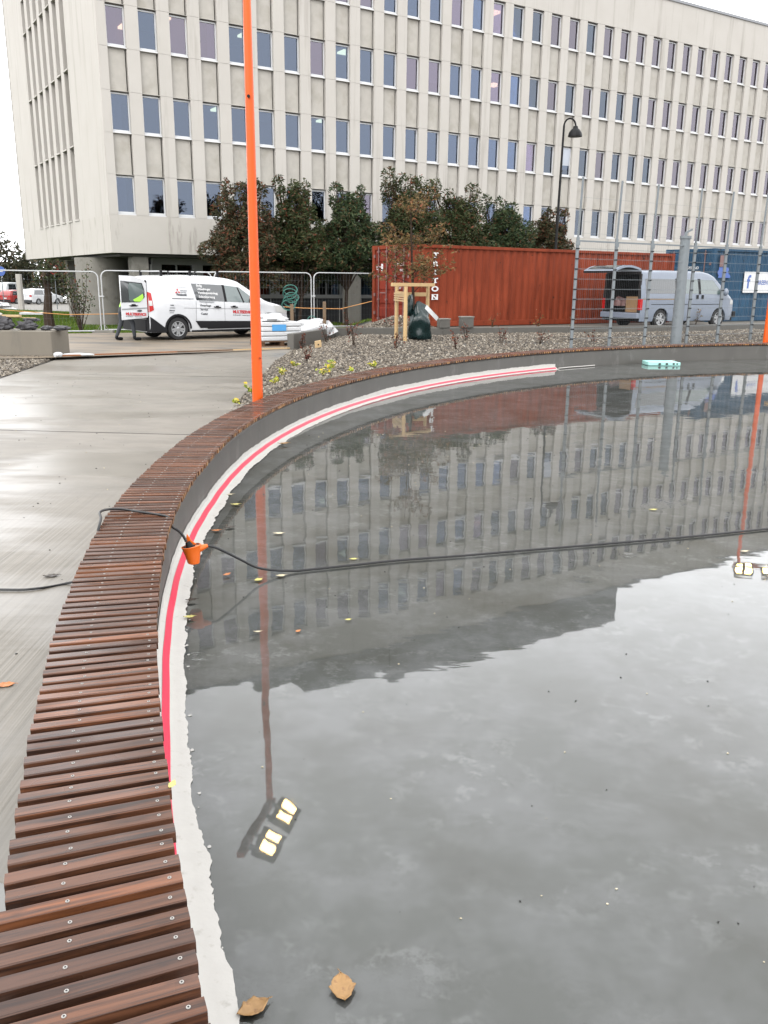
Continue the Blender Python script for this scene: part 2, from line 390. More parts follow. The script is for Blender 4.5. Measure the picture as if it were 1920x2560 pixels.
M['debris']=simple('black_grit',(.02,.02,.018),.6,.2)
# ------------------------------------------------------------------ setting: layout numbers (metres, camera stands at the origin)
PC=(12.388,6.5255); R0=13.711
_dth=[60,100,160,172,182,188,195,199,203,210,240]; _dr=[0,0,-.015,-.02,-.035,-.016,-.009,.006,.036,.09,.1]
def rin(th): return R0+1.25*float(np.interp(th,_dth,_dr))
def pol(th,r,z): a=R_(th); return (PC[0]+r*math.cos(a), PC[1]+r*math.sin(a), z)
P0=Vector((-10.494,36.504)); FD=Vector((.84556,.53388)); FN=Vector((-.53388,.84556))
def F(s,n,z): return (P0.x+FD.x*s+FN.x*n, P0.y+FD.y*s+FN.y*n, z)
WALLP=[(-2.36,22.3),(-1.5,25.5),(1.7,26.1),(5.8,27.8),(9.5,29.5),(15,32.3),(24,36.8)]
def wall_y(x): return float(np.interp(x,[p[0] for p in WALLP],[p[1] for p in WALLP]))
def gz(x,y):
    n=(x-P0.x)*FN.x+(y-P0.y)*FN.y
    z=-.10-.30*sm((n+9)/7)
    if x>-1.9: z+=.29*sm((x+1.7)/1.2)*sm((y-wall_y(x)+.1)/.5)*(1-sm((n+6.5)/4))
    if y>40 and x<0:
        d=y-(40 if x<-18 else 40+(x+18)*1.2)
        if d>0: z-= min(d,20)*.002+max(0,d-20)*.020
    return z
K=1.22; CZ=1.6*K; Z0=CZ-1.6                # pool and bench are laid out at unit scale and enlarged by K about the water
def zpath(y): return .262-.02125*(22.3-y)
def PT(x,y):                                  # a point of the path's sloping plane
    t=2.164/(1.69+.02125*y); return (x*t,y*t)
def struct(mb,name,mat,**k): return tag(mb.build(name,mat,**k),kind='structure')
ax=lambda a,b,c,d,st,co: sorted(set([round(v,2) for v in list(np.linspace(a,b,co))+list(np.arange(b,c,st))+list(np.linspace(c,d,co))]))
xs=ax(-300,-24,26,300,.6,12); ys=ax(-150,16,56,500,.6,14)
def gw(x,y):
    if math.hypot(x-PC[0]*K,y-PC[1]*K)<R0*K+.75: return -.35
    if y<22.4: return min(zpath(max(y,-6))-.05, gz(x,y)+Z0)
    return gz(x,y)+Z0
mb=MB(); nx=len(xs)
mb.add([(x,y,gw(x,y)) for y in ys for x in xs],[(j*nx+i,j*nx+i+1,(j+1)*nx+i+1,(j+1)*nx+i) for j in range(len(ys)-1) for i in range(nx-1)])
struct(mb,'ground',M['ground'])
# road between the path and the site fence; asphalt strip and lawn beyond it
mb=MB(); mb.add([(-30,9.5,-.092),(-7.28,19.25,-.092),(-2.36,22.32,-.092),(-1.75,24.6,-.092),(-2.1,31.2,-.092),(-9.4,28.2,-.092),(-30,19.4,-.092)],[tuple(range(7))])
struct(mb,'road',M['road'])
mb=MB()
mb.grid(lambda u,v:(lambda x,y:(x,y,gz(x,y)+.012))(-30+u*30.5, 19.4+u*13.2+v*1.5),60,3); struct(mb,'pavement',M['asphalt'])
mb=MB(); G=lambda u,v:(lambda x,y:(x,y,gz(x,y)+.02))(-34+u*34.5, (18+u*14.6)+1.35+v*(9+36*(1-u)))
mb.grid(G,70,90); struct(mb,'lawn',M['lawn'],smooth=True)
mb=MB()
for k in range(42000):
    u=random.random(); v=random.random()**1.7; x,y,z=G(u,v); x+=random.uniform(-.2,.2); a=random.uniform(0,6.28); w=random.uniform(.008,.02); hh=random.uniform(.03,.09)
    dx,dy=math.cos(a)*w,math.sin(a)*w; lx,ly=random.uniform(-.03,.03),random.uniform(-.03,.03)
    mb.add([(x-dx,y-dy,z-.01),(x+dx,y+dy,z-.01),(x+lx,y+ly,z+hh)],[(0,1,2)])
tag(mb.build('grass',M['grass']),kind='stuff')
# brushed concrete path (slab with its edge) and pavers at the near end
arc=[tuple(K*q for q in pol(th,rin(th)+.375,0)[:2]) for th in np.arange(163.5,199.4,1.2)]
path=[(-2.36,22.28)]+[PT(*p) for p in ((-2.42,19.2),(-2.26,15.05),(-2.13,12.2))]+arc+[PT(*p) for p in ((-1.24,2.18),(-1.42,1.95),(-2.2,1.2),(-12,-2),(-14,10.6),(-6.71,14.98),(-7.2,19.25))]
mb=MB(); n=len(path); mb.add([(x,y,zpath(y)-.12) for x,y in path]+[(x,y,zpath(y)) for x,y in path],[tuple(reversed(range(n))),tuple(range(n,2*n))]+[(i,(i+1)%n,n+(i+1)%n,n+i) for i in range(n)])
struct(mb,'path',M['path'],bevel=.02)
mb=MB(); mb.box(-9,3,-6,3.3,-.4,-.165)
for k in range(9): mb.box(-3,.4,-.4+k*.4,-.39+k*.4,-.18,-.1645,1)
struct(mb,'paving',[M['paver'],M['plastic']])
# saw-cut joint in the path
mb=MB(); 
for (a_,b_,w_) in (((-6.6,9.92),(-2.0,9.55),.014),((-2.1,15.6),(-5.6,15.75),.008)):
    a_,b_=PT(*a_),PT(*b_); mb.bar((*a_,zpath(a_[1])+.001),(*b_,zpath(b_[1])+.001),w_,.003)
struct(mb,'path_joint',M['plastic'])

# ---- pool: floor, water film
th=np.arange(62,238,1.)
mb=MB(); ring=[pol(t_,rin(t_)+.03,-.012) for t_ in np.arange(0,360,1.5)]
mb.add(ring,[tuple(range(len(ring)))]); struct(mb,'pool_floor',M['poolfloor'],base=(0,0,-.012))
mb=MB(); ring=[pol(t_,rin(t_)-.03,0) for t_ in np.arange(0,360,1.5)]
mb.add(ring,[tuple(range(len(ring)))])
t,hin,gl,fr,tr=M.pop('_water')
pos=t.n('ShaderNodeNewGeometry').outputs['Position']; hh=hin
RINGS=[(2.2,6.35,.12),(2.02,6.2,.08),(1.12,4.55,.055),(1.25,4.75,.045),(1.5,5.0,.05),(-.82,3.47,.05),(.1,7.2,.07)]
for (x,y,r) in RINGS:
    d=t.n('ShaderNodeVectorMath',operation='DISTANCE'); t.l(pos,d.inputs[0]); d.inputs[1].default_value=(x*K,y*K,0)
    q=t.math('DIVIDE',d.outputs['Value'],r*K)
    env=t.math('MULTIPLY',t.math('SUBTRACT',1.35,q,clamp=True),t.math('MULTIPLY',q,1.,clamp=True))
    w=t.math('MULTIPLY',t.math('SINE',t.math('MULTIPLY',q,14.)),t.math('MULTIPLY',env,.0003))
    hh=t.math('ADD',hh,w)
nrm=t.bump(hh,1.,1.)
for nd in (gl,fr): t.l(nrm,nd.inputs['Normal'])
m=t.n('ShaderNodeMixShader'); t.l(fr.outputs[0],m.inputs[0]); t.l(tr.outputs[0],m.inputs[1]); t.l(gl.outputs[0],m.inputs[2]); t.l(m.outputs[0],t.out.inputs[0])
struct(mb,'water',t.mat,base=(0,0,0))
# ---- pool wall
mb=MB()
def wallring(u,v):
    a=66+u*166; r=rin(a)
    pr=[(r+.028,-.1),(r+.026,.12),(r+.024,.285),(r+.034,.298),(r+.325,.298),(r+.335,.285),(r+.335,-.2)]
    k=v*6; i=min(5,int(k)); q=k-i; a0,a1=pr[i],pr[i+1]
    return pol(a,a0[0]+(a1[0]-a0[0])*q,a0[1]+(a1[1]-a0[1])*q)
mb.grid(wallring,220,6,flip=True)
o=mb.build('pool_wall',M['wallc'],smooth=False); tag(o,'low curved grey concrete wall ringing the water under the slatted bench','wall')
# ---- bench: slats, screws, frame
bench=thing('slatted_bench','long curved bench of dark wet wooden slats running round the pool wall','bench',pol(180,rin(180),0))
mb=MB(); sc=MB(); a=66.
PITCH=math.degrees(.0600/13.72)
while a<232:
    r=rin(a); near=a>150
    l0=r-.002+random.gauss(0,.0022); l1=r+.360+random.gauss(0,.003); w=.0192+random.gauss(0,.0005); tw=random.gauss(0,.0016); dz=random.gauss(0,.0009)
    A=R_(a); er=(math.cos(A),math.sin(A)); et=(-math.sin(A),math.cos(A))
    z1=.350+dz; z0=.320+dz; b=.003
    prof=[(-w,z0),(w,z0),(w,z1-b),(w-b,z1),(-w+b,z1),(-w,z1-b)]
    vs=[]
    for j,l in enumerate((l0,l1)):
        for (q,z) in prof:
            q2=q+(tw if j else -tw); vs.append((PC[0]+er[0]*l+et[0]*q2, PC[1]+er[1]*l+et[1]*q2, z))
    fs=[]; uvs=[]; ro=random.random()*50
    for i in range(6):
        j=(i+1)%6; fs.append((i,j,6+j,6+i)); y0=i/6*.12; y1=(i+1)/6*.12
        uvs.append([(ro,ro+y0),(ro,ro+y1),(ro+.36,ro+y1),(ro+.36,ro+y0)])
    b0=len(mb.v)
    mb.add(vs,fs,0,uvs); mb.add(vs,[(5,4,3,2,1,0),(6,7,8,9,10,11)],1,[[(ro+.01*i,ro) for i in range(6)]]*2)
    if a>150:
        for l in (r+.029+random.gauss(0,.003), r+.233+random.gauss(0,.004)):
            qx=random.gauss(0,.003); cx=PC[0]+er[0]*l+et[0]*qx; cy=PC[1]+er[1]*l+et[1]*qx
            n=8; rr=.0044
            sc.add([(cx+rr*math.cos(k*math.pi/4),cy+rr*math.sin(k*math.pi/4),z1+.0014) for k in range(n)]+[(cx+rr*1.1*math.cos(k*math.pi/4),cy+rr*1.1*math.sin(k*math.pi/4),z1-.001) for k in range(n)],
              [tuple(range(n))]+[(n+k,n+(k+1)%n,(k+1)%n,k) for k in range(n)])
            sc.add([(cx+.0022*math.cos(k*math.pi/2),cy+.0022*math.sin(k*math.pi/2),z1+.0019) for k in range(4)],[(0,1,2,3)],1)
    a+=PITCH
mb.build('seat',[M['slat'],M['endgrain']],bench); sc.build('screw_heads',[M['screw'],M['plastic']],bench)
mb=MB()
for (q0,q1) in ((.05,.095),(.265,.31)):
    mb.grid(lambda u,v:pol(66+u*166,rin(66+u*166)+q0+(q1-q0)*(0,1,1,0)[min(3,int(v*3+.5))],(.2985,.2985,.3185,.3185)[min(3,int(v*3+.5))]),200,3)
    mb.grid(lambda u,v:pol(66+u*166,rin(66+u*166)+q0,.2985+.02*v),200,1)
mb.build('bearer',M['joist'],bench)
# ---- white seal with its red tape
def jag(th,k,am):
    p=Vector((th*.9*k,3.3*k,0)); return am*(1.25*mnoise.noise(p*.33)+.8*mnoise.noise(p)+.5*mnoise.noise(p*3.1)+.35*mnoise.noise(p*8.3)*(1+mnoise.noise(p*.6+Vector((9,0,0)))))
TH0,TH1=131.5,211.
mb=MB(); n=1900
def seal(u,v):
    th=TH0+(TH1-TH0)*u; r=rin(th); e_=.014*sm((th-195)/4); wf=.092+.012*sm((th-196)/6)-.010*sm((170-th)/20)
    jo=jag(th,1.9,.017); jt=jag(th+500,2.3,.008)
    pr=[(r+.0225,.085+jt+.02*sm((165-th)/12)),(r+.021,.050),(r-.002+e_,.038),(r-.030+e_,.0155),(r-.062,.008),(r-wf+jo,.0025)]
    return pol(th,*pr[int(round(v*5))])
mb.grid(seal,n,5)
# loose patches of primer past the edge
for k in range(22):
    th=random.uniform(190,209) if k<18 else random.uniform(165,190); r=rin(th)-.094-random.uniform(.0,.018); c=pol(th,r,.0022); m_=7; rr=random.uniform(.002,.008)
    mb.add([c]+[(c[0]+rr*random.uniform(.4,1.3)*math.cos(j*6.283/m_),c[1]+rr*random.uniform(.6,1.6)*math.sin(j*6.283/m_),.0022) for j in range(m_)],[(0,1+j,1+(j+1)%m_) for j in range(m_)])
sl=mb.build('sealing_strip',M['seal'],smooth=True); tag(sl,'ragged white sealant band along the foot of the pool wall carrying a red line','strip')
mb=MB()
mb.grid(lambda u,v:(lambda th:pol(th,rin(th)+.014*sm((th-195)/4)-.0025-.0275*v+.0012*math.sin(th*3),.0400-.0225*v))(TH0+.1+(TH1-TH0)*u),400,1)
o=mb.build('tape',M['tape'],sl); o['label']='thin bright pinkish red tape line'
# thin white foam bead going on beyond the end of the band
mb=MB(); mb.tube([pol(th,rin(th)-.01+.01*math.sin(th*2),.02) for th in np.arange(126.5,131.6,.4)],.010,6); tag(mb.build('foam_bead',M['seal']),'thin pale line of sealant continuing past the white band end','sealant bead')
mb=MB(); mb.tube([pol(th,rin(th)-.0+.01*math.sin(th*2),.03) for th in np.arange(116.5,119.5,.4)],.008,6); tag(mb.build('foam_bead',M['seal']),'short pale line of sealant near the turquoise board','sealant bead')

# ---- gravel bed and low kerb wall behind the bench (true metres from here on)
_XL=[PT(*p) for p in ((-2.11,11.9),(-2.26,15.05),(-2.43,19.17))]+[(-2.37,22.34)]
def xl(y): return float(np.interp(y,[p[1] for p in _XL],[p[0] for p in _XL]))
def bdist(x,y): return math.hypot(x-PC[0]*K,y-PC[1]*K)-K*rin(math.degrees(math.atan2(y-PC[1]*K,x-PC[0]*K))%360)
def gg(x,y):
    d=bdist(x,y)-.46; e=sm((x-xl(y))/1.7); w=sm((wall_y(x)-y)/2.5)
    z=.33+.20*sm(d/3.5); z=z*w+min(z,.455)*(1-w)
    z=zpath(y)-.012+(z-zpath(y)+.012)*e
    return z+.035*mnoise.noise(Vector((x*.5,y*.5,3)))*e
def inbed(x,y): return bdist(x,y)>.425 and x>xl(y) and y<wall_y(x)-.05 and y>10.2
def settle(x,y,zo):                            # slide along the sight line until the gravel is met
    t=1.
    for _ in range(25):
        z=CZ+t*(zo-1.6); h=gg(t*x,t*y); t+= .5*(h-z)/(zo-1.6)
    return t*x,t*y
mb=MB(); st=.22; gx=np.arange(-2.45,24,st); gy=np.arange(10.2,37,st); idx={}
ok=lambda x,y: inbed(x,y)
for j,y in enumerate(gy):
    for i,x in enumerate(gx): idx[(i,j)]=(x,y)
vi={}
def gv(i,j):
    if (i,j) not in vi: x,y=idx[(i,j)]; vi[(i,j)]=len(mb.v); mb.v.append((x,y,gg(x,y)-.02))
    return vi[(i,j)]
for j in range(len(gy)-1):
    for i in range(len(gx)-1):
        if sum(ok(*idx[(i+a_,j+b_)]) for a_ in(0,1) for b_ in (0,1))>=2:
            mb.f.append([gv(i,j),gv(i+1,j),gv(i+1,j+1),gv(i,j+1)]); mb.m.append(0); mb.uv.append(None)
struct(mb,'gravel_bed',M['gravelbase'],smooth=True)
def stone(mb,x,y,z,s):
    a=random.uniform(0,6.28); l,w,h=s*random.uniform(.8,1.3),s*random.uniform(.5,.85),s*random.uniform(.3,.55); c,d=math.cos(a),math.sin(a); tl=random.uniform(-.35,.35)
    j=lambda: random.uniform(.55,1.)
    p=[(-l*j(),-w*j(),-h),(l*j(),-w*j(),-h),(l*j(),w*j(),-h),(-l*j(),w*j(),-h),(-l*j()*.7,-w*j()*.7,h*j()),(l*j()*.7,-w*j()*.7,h*j()),(l*j()*.7,w*j()*.7,h*j()),(-l*j()*.7,w*j()*.7,h*j())]
    mb.add([(x+q[0]*c-q[1]*d, y+q[0]*d+q[1]*c, z+q[2]+q[0]*tl) for q in p],[(4,5,6,7),(0,1,5,4),(1,2,6,5),(2,3,7,6),(3,0,4,7)])
mb=MB(); cnt=0
while cnt<30000:
    x=random.uniform(-2.6,16.5); y=random.uniform(10.3,33)
    if random.random()>1.25-y*.03: continue
    if not inbed(x,y): continue
    stone(mb,x,y,gg(x,y)+random.uniform(-.005,.012),random.uniform(.018,.036)); cnt+=1
tag(mb.build('gravel',M['gravel']),kind='stuff')
LP=[PT(-6.74,15.02),PT(-7.22,19.2),(-7.6,19.75),(-17,19.3),PT(-17,10.2),PT(-13.9,10.7)]
mb=MB(); mb.add([(x,y,zpath(y)-.008) for x,y in LP],[tuple(range(6))]); struct(mb,'gravel_verge',M['gravelbase'])
mb=MB(); cnt=0
def inp(x,y,P):
    c=False
    for i in range(len(P)):
        (x1,y1),(x2,y2)=P[i],P[i-1]
        if (y1>y)!=(y2>y) and x<(x2-x1)*(y-y1)/(y2-y1)+x1: c=not c
    return c
while cnt<7000:
    x=random.uniform(-11.5,-6.7); y=random.uniform(14.,19.7)
    if not inp(x,y,LP): continue
    stone(mb,x,y,zpath(y)+.0+.05*sm((-6.9-x)/1.),random.uniform(.02,.042)); cnt+=1
tag(mb.build('gravel',M['gravel']),kind='stuff')
# kerb wall
def ribbon(mb,pts,w,z0f,z1f,m=0):
    P=[Vector(p) for p in pts]; L=[];Rr=[]
    for i,p in enumerate(P):
        d=(P[min(i+1,len(P)-1)]-P[max(i-1,0)]).normalized(); nn=Vector((-d.y,d.x)); L.append(p+nn*w); Rr.append(p)
    for i in range(len(P)-1):
        q=[Rr[i],Rr[i+1],L[i+1],L[i]]
        mb.hexa([(v.x,v.y,z0f) for v in q]+[(v.x,v.y,z1f) for v in q],m)
kw=thing('kerb_wall','low wet grey concrete wall edging the gravel bed in front of the containers','wall',(-2.36,22.3,-.1))
mb=MB(); ribbon(mb,WALLP,.18,-.25,.30); mb.build('wall',M['kerb'],kw,bevel=.012)
# board closing the path at the road
fb=thing('form_board','narrow orange and cream form board lying across the far end of the path','board',(-4.8,20.8,-.09))
mb=MB()
pts=[(-7.27,19.35),(-6.2,20.02),(-5.0,20.78),(-3.8,21.55),(-2.45,22.36)]
for i in range(4): mb.bar((*pts[i],-.062),(*pts[i+1],-.062),(.045),.03,m=0 if i<2 else (1 if i==3 else 2))
mb.build('board',[M['orangestrip'],M['plank'],M['oldwood']],fb)
mb=MB(); mb.blob((-7.32,19.36,-.04),(.11,.07,.055),3,.3); mb.blob((-6.95,19.62,-.055),(.35,.06,.035),4,.2); o=mb.build('plastic_wrap',M['whitesheet'],fb,smooth=True)
# ------------------------------------------------------------------ office building
BW=.37; SILLS=[4.17,7.23,10.30,13.36]; WH=1.42; ROOF=16.75; BOT=2.64; NK=41; MOD=1.25
bl=thing('office_building','pale concrete four row office block with regular narrow windows behind the containers','office building',(*F(0,0,0)[:2],-.4))
wall=MB(); sp=MB(); lowb=MB()
S_END=NK*MOD+10; S0=-.73
def fb_(mb,s0,s1,n0,n1,z0,z1,m=0): mb.box(s0,s1,n0,n1,z0,z1,m,T=F)
# pilasters, split at floor joints by 12 mm shadow gaps
levels=[SILLS[0]-.06]
for i in range(4): levels+= [SILLS[i]+WH+.05]+([SILLS[i+1]-.06] if i<3 else [])
for k in range(NK+1):
    s0=S0 if k==0 else (k-1)*MOD+BW; s1=k*MOD-BW if k<NK else S_END
    for z0,z1 in zip(levels[:-1],levels[1:]): fb_(wall,s0,s1,.0 if k%1==0 else 0,.40,z0+.006,z1-.006)
for z in levels: fb_(wall,S0,S_END,.012,.39,z-.006,z+.006)
for i in range(4):
    sp=MB()
    for k in range(NK):
        s=k*MOD
        if i<3: fb_(sp,s-BW,s+BW-.055,.12,.37,SILLS[i]+WH+.05,SILLS[i+1]-.06); fb_(sp,s-BW,s+BW,.372,.40,SILLS[i]+WH+.05,SILLS[i+1]-.06)
        else: fb_(sp,s-BW,s+BW,.20,.40,SILLS[i]+WH,SILLS[i]+WH+.0499)
    if i<3:
        for k in range(NK): fb_(sp,k*MOD-BW,k*MOD+BW,.20,.37,SILLS[i]+WH,SILLS[i]+WH+.0499)
    sp.build('facade_infill',M['spandrel'],bl)
fb_(wall,S0,S_END,0,.40,levels[-1]+.006,ROOF)
fb_(lowb,S0,S_END,0,.40,BOT,levels[0]-.006)
# side face: deep vertical slots
LT=18.35; slots=[5.32+1.31*k for k in range(7)]; hw=.36
tp=MB()
e=[.40]+[q for s in slots for q in (s-hw,s+hw)]+[LT]
for a_,b_ in zip(e[0::2],e[1::2]): tp.box(S0,S0+.85,a_,b_,levels[0],levels[-1],0,T=F)
tp.box(S0,S0+.40,.40,LT,levels[-1],ROOF,0,T=F)
for s in slots:
    for i in range(3): tp.box(S0+.50,S0+.85,s-hw,s+hw,SILLS[i]+WH+.05,SILLS[i+1]-.06,0,T=F)
    for i in range(4): tp.box(S0-.04,S0+.85,s-hw-.02,s+hw+.02,SILLS[i]-.06,SILLS[i]-.002,0,T=F)
lowb.box(S0,S0+.40,.40,LT,BOT,levels[0],0,T=F)
wall.build('facade_wall',M['facade'],bl); tp.build('side_wall',M['facade'],bl); lowb.build('lower_band',M['facade_low'],bl)
mb=MB(); fb_(mb,S0-.05,S_END,-.06,.42,ROOF,ROOF+.14); mb.box(S0-.06,S0+.42,.42,LT+.1,ROOF,ROOF+.14,0,T=F); mb.build('roof_coping',M['roofgrey'],bl)
mb=MB(); fb_(mb,S0+.4,S_END,.4,LT,ROOF-.4,ROOF-.1); mb.build('roof',M['roofgrey'],bl)
mb=MB(); fb_(mb,.6,6.9,4,12,ROOF-.1,ROOF+2.0); fb_(mb,7.,9.6,4.4,12,ROOF-.1,ROOF+3.2); fb_(mb,9.7,15.4,4,12,ROOF-.1,ROOF+4.); fb_(mb,15.5,35,4,12,ROOF-.1,ROOF+4.7); mb.build('penthouse',M['penthouse'],bl)
# back and far walls, interior floors, core
mb=MB(); fb_(mb,S0,S_END,LT-.3,LT,BOT,ROOF-.4); fb_(mb,S_END-.3,S_END,.4,LT-.3,BOT,ROOF-.4)
mb.build('back_wall',M['facade'],bl)
mb=MB()
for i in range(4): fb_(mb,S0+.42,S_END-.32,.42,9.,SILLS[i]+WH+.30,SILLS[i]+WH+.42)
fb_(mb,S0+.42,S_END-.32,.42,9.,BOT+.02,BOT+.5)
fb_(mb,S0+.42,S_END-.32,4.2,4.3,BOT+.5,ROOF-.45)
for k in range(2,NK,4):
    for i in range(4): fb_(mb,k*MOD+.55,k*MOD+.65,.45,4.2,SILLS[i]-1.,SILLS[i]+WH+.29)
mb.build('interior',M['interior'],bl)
# windows: frame, sill, pane
def winframe(mb,T,s,z,n0):
    b=lambda a0,a1,c0,c1,e0,e1: mb.box(a0,a1,c0,c1,e0,e1,0,T=T)
    b(s-BW,s-BW+.05,n0,n0+.09,z,z+WH); b(s+BW-.05,s+BW,n0,n0+.09,z,z+WH)
    b(s-BW+.05,s+BW-.05,n0,n0+.09,z+WH-.05,z+WH); b(s-BW+.05,s+BW-.05,n0,n0+.09,z,z+.075)
    b(s-BW+.005,s+BW-.005,.03,n0-.002,z-.058,z-.012)
def winpane(mb,T,s,z,n0): mb.box(s-BW+.05,s+BW-.05,n0+.035,n0+.05,z+.075,z+WH-.05,0,T=T)
L0=Vector((*F(0,0,0)[:2],0))
T0=lambda s,n,z:(FD.x*s+FN.x*n, FD.y*s+FN.y*n, z)
pf=MB(); winframe(pf,T0,0,0,.13); pp=MB(); winpane(pp,T0,0,0,.13)
wf=pf.build('window',M['white_frame'],bl,local=True); wp=pp.build('pane',M['pane'],wf,local=True)
pane2=wp.data.copy(); pane2.materials.clear(); pane2.materials.append(M['pane2'])
pane3=wp.data.copy(); pane3.materials.clear(); pane3.materials.append(M['pane3'])
bz=-.4
first=True
for k in range(25):
    for i in range(4):
        if first: a_,b_=wf,wp; first=False
        else:
            a_=wf.copy(); b_=wp.copy(); COL.objects.link(a_); COL.objects.link(b_); b_.parent=a_; a_.parent=bl
        a_.location=(FD.x*k*MOD,FD.y*k*MOD,SILLS[i]-bz)
        q_=mnoise.noise(Vector((k*.63,i*2.1,5)))+(.18 if i<2 else -.12)-(.02*max(0,k-8)); b_.data=pane2 if q_>-.05 else (pane3 if q_<-.3 else wp.data)
        if (k,i)==(19,1):
            a_['label']='tilted open window with a white blind'
wm=MB(); pm=MB()
for k in range(25,NK):
    for i in range(4): winframe(wm,F,k*MOD,SILLS[i],.13); winpane(pm,F,k*MOD,SILLS[i],.13)
o=wm.build('far_windows',M['white_frame'],bl); o['kind']='stuff'; o['label']='farther windows of the long facade'
p2=pm.build('pane',M['pane3'],o)
mb=MB(); mb.hexa([F(19*MOD-.31,.10,SILLS[1]+1.36),F(19*MOD+.31,.10,SILLS[1]+1.36),F(19*MOD+.31,.12,SILLS[1]+1.36),F(19*MOD-.31,.12,SILLS[1]+1.36)]+[F(19*MOD-.31,.2,SILLS[1]+.08),F(19*MOD+.31,.2,SILLS[1]+.08),F(19*MOD+.31,.215,SILLS[1]+.08),F(19*MOD-.31,.215,SILLS[1]+.08)]); mb.build('open_sash',M['blind'],bl)
sw=MB(); sg=MB()
TS=lambda s,n,z: (lambda q:q)(F(S0+n,s,z))
for s in slots:
    for i in range(4):
        winframe(sw,TS,s,SILLS[i],.60); winpane(sg,TS,s,SILLS[i],.60)
o=sw.build('side_windows',M['white_frame'],bl); o['label']='deep set windows in the slots of the side wall'; sg.build('pane',M['pane'],o)
# lit ceiling lamps inside
for (k,i,n,ds) in [(0,2,1.1,0),(0,2,2.1,.1),(2,2,1.0,-.1),(4,2,1.3,0),(5,2,1.2,0),(7,2,1.3,-.15),(9,2,1.2,0),(4,1,1.4,0),(15,2,1.3,.1),(15,2,2.2,0),(12,3,1.4,0),(19,3,1.3,-.1),(31,3,1.2,0),(21,1,1.2,0),(22,1,1.3,0),(17,2,2.,0),(26,2,1.2,0),(8,1,1.2,.1),(13,2,1.4,-.1),(24,3,1.3,0),(28,1,1.3,0),(16,3,1.3,.1),(1,2,2.2,.25)]:
    mb=MB(); fb_(mb,k*MOD+ds-.24,k*MOD+ds+.30,n*1.7-.32,n*1.7+.32,SILLS[i]+WH+.20,SILLS[i]+WH+.285); mb.build('ceiling_lamp',M['ceil_light'],bl)
# a few half-drawn blinds
for (k,i,dz) in [(3,2,.0),(21,2,.6),(12,2,.5),(28,2,.4),(25,3,.5)]:
    mb=MB(); fb_(mb,k*MOD+.02,k*MOD+BW-.06,.25,.26,SILLS[i]+.1,SILLS[i]+WH-.06) if k==3 else fb_(mb,k*MOD-BW+.06,k*MOD+BW-.06,.25,.26,SILLS[i]+dz,SILLS[i]+WH-.06); mb.build('blind',M['blind'],bl)
# ground floor, set back
gzb=-.45
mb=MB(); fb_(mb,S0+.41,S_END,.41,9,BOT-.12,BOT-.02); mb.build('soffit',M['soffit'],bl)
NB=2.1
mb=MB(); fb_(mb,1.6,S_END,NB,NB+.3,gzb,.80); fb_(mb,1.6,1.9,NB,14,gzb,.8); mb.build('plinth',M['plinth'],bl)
mb=MB()
for s in np.arange(2.2,S_END,1.25): fb_(mb,s-.02,s+.02,NB-.03,NB-.002,gzb,.78)
mb.build('plinth_batten',M['mullion'],bl)
mb=MB(); fb_(mb,1.6,S_END,NB-.08,NB+.35,.80,.96); fb_(mb,1.6,S_END,NB+.05,NB+.3,2.25,BOT-.12); fb_(mb,1.5,1.9,NB,14,.8,.96)
k=0
for s in np.arange(1.75,S_END,1.9):
    fb_(mb,s-.22,s+.22,NB,NB+.28,.96,2.25); k+=1
    fb_(mb,s+.9,s+.96,NB+.08,NB+.14,.96,2.25)
mb.build('ground_floor_frame',M['mullion'],bl)
k=0
for s in np.arange(1.75,30,1.9):
    mb=MB(); fb_(mb,s+.22,s+1.68,NB+.15,NB+.17,.96,2.25); mb.build('ground_floor_window',M['groundglass'],bl); k+=1
mb=MB(); fb_(mb,31.,S_END,NB+.15,NB+.17,.96,2.25); mb.build('ground_floor_glazing',M['groundglass'],bl)
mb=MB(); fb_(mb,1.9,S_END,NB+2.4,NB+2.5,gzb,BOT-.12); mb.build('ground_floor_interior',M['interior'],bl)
mb=MB(); fb_(mb,15.0,17.2,NB+1.2,NB+1.3,.9,2.0); mb.build('yellow_wall',M['yellowwall'],bl)
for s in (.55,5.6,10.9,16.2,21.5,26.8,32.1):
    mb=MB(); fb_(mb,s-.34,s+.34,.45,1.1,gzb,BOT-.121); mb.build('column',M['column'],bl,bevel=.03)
# broad concrete pier and end walls under the left end
mb=MB(); mb.lathe([(1.15,gzb-.3),(1.15,BOT-.121)],28,T=lambda x,y,z:(F(-.0,4.6,0)[0]+x, F(-.0,4.6,0)[1]+y, z)); mb.build('round_pier',M['column'],bl,smooth=True)
mb=MB(); fb_(mb,.3,1.4,12.6,13.1,gzb-.3,BOT-.121); mb.build('rear_pier',M['column'],bl); mb=MB(); fb_(mb,.2,2.4,7.6,8.0,1.9,BOT-.121); mb.build('rear_beam',M['facade'],bl)
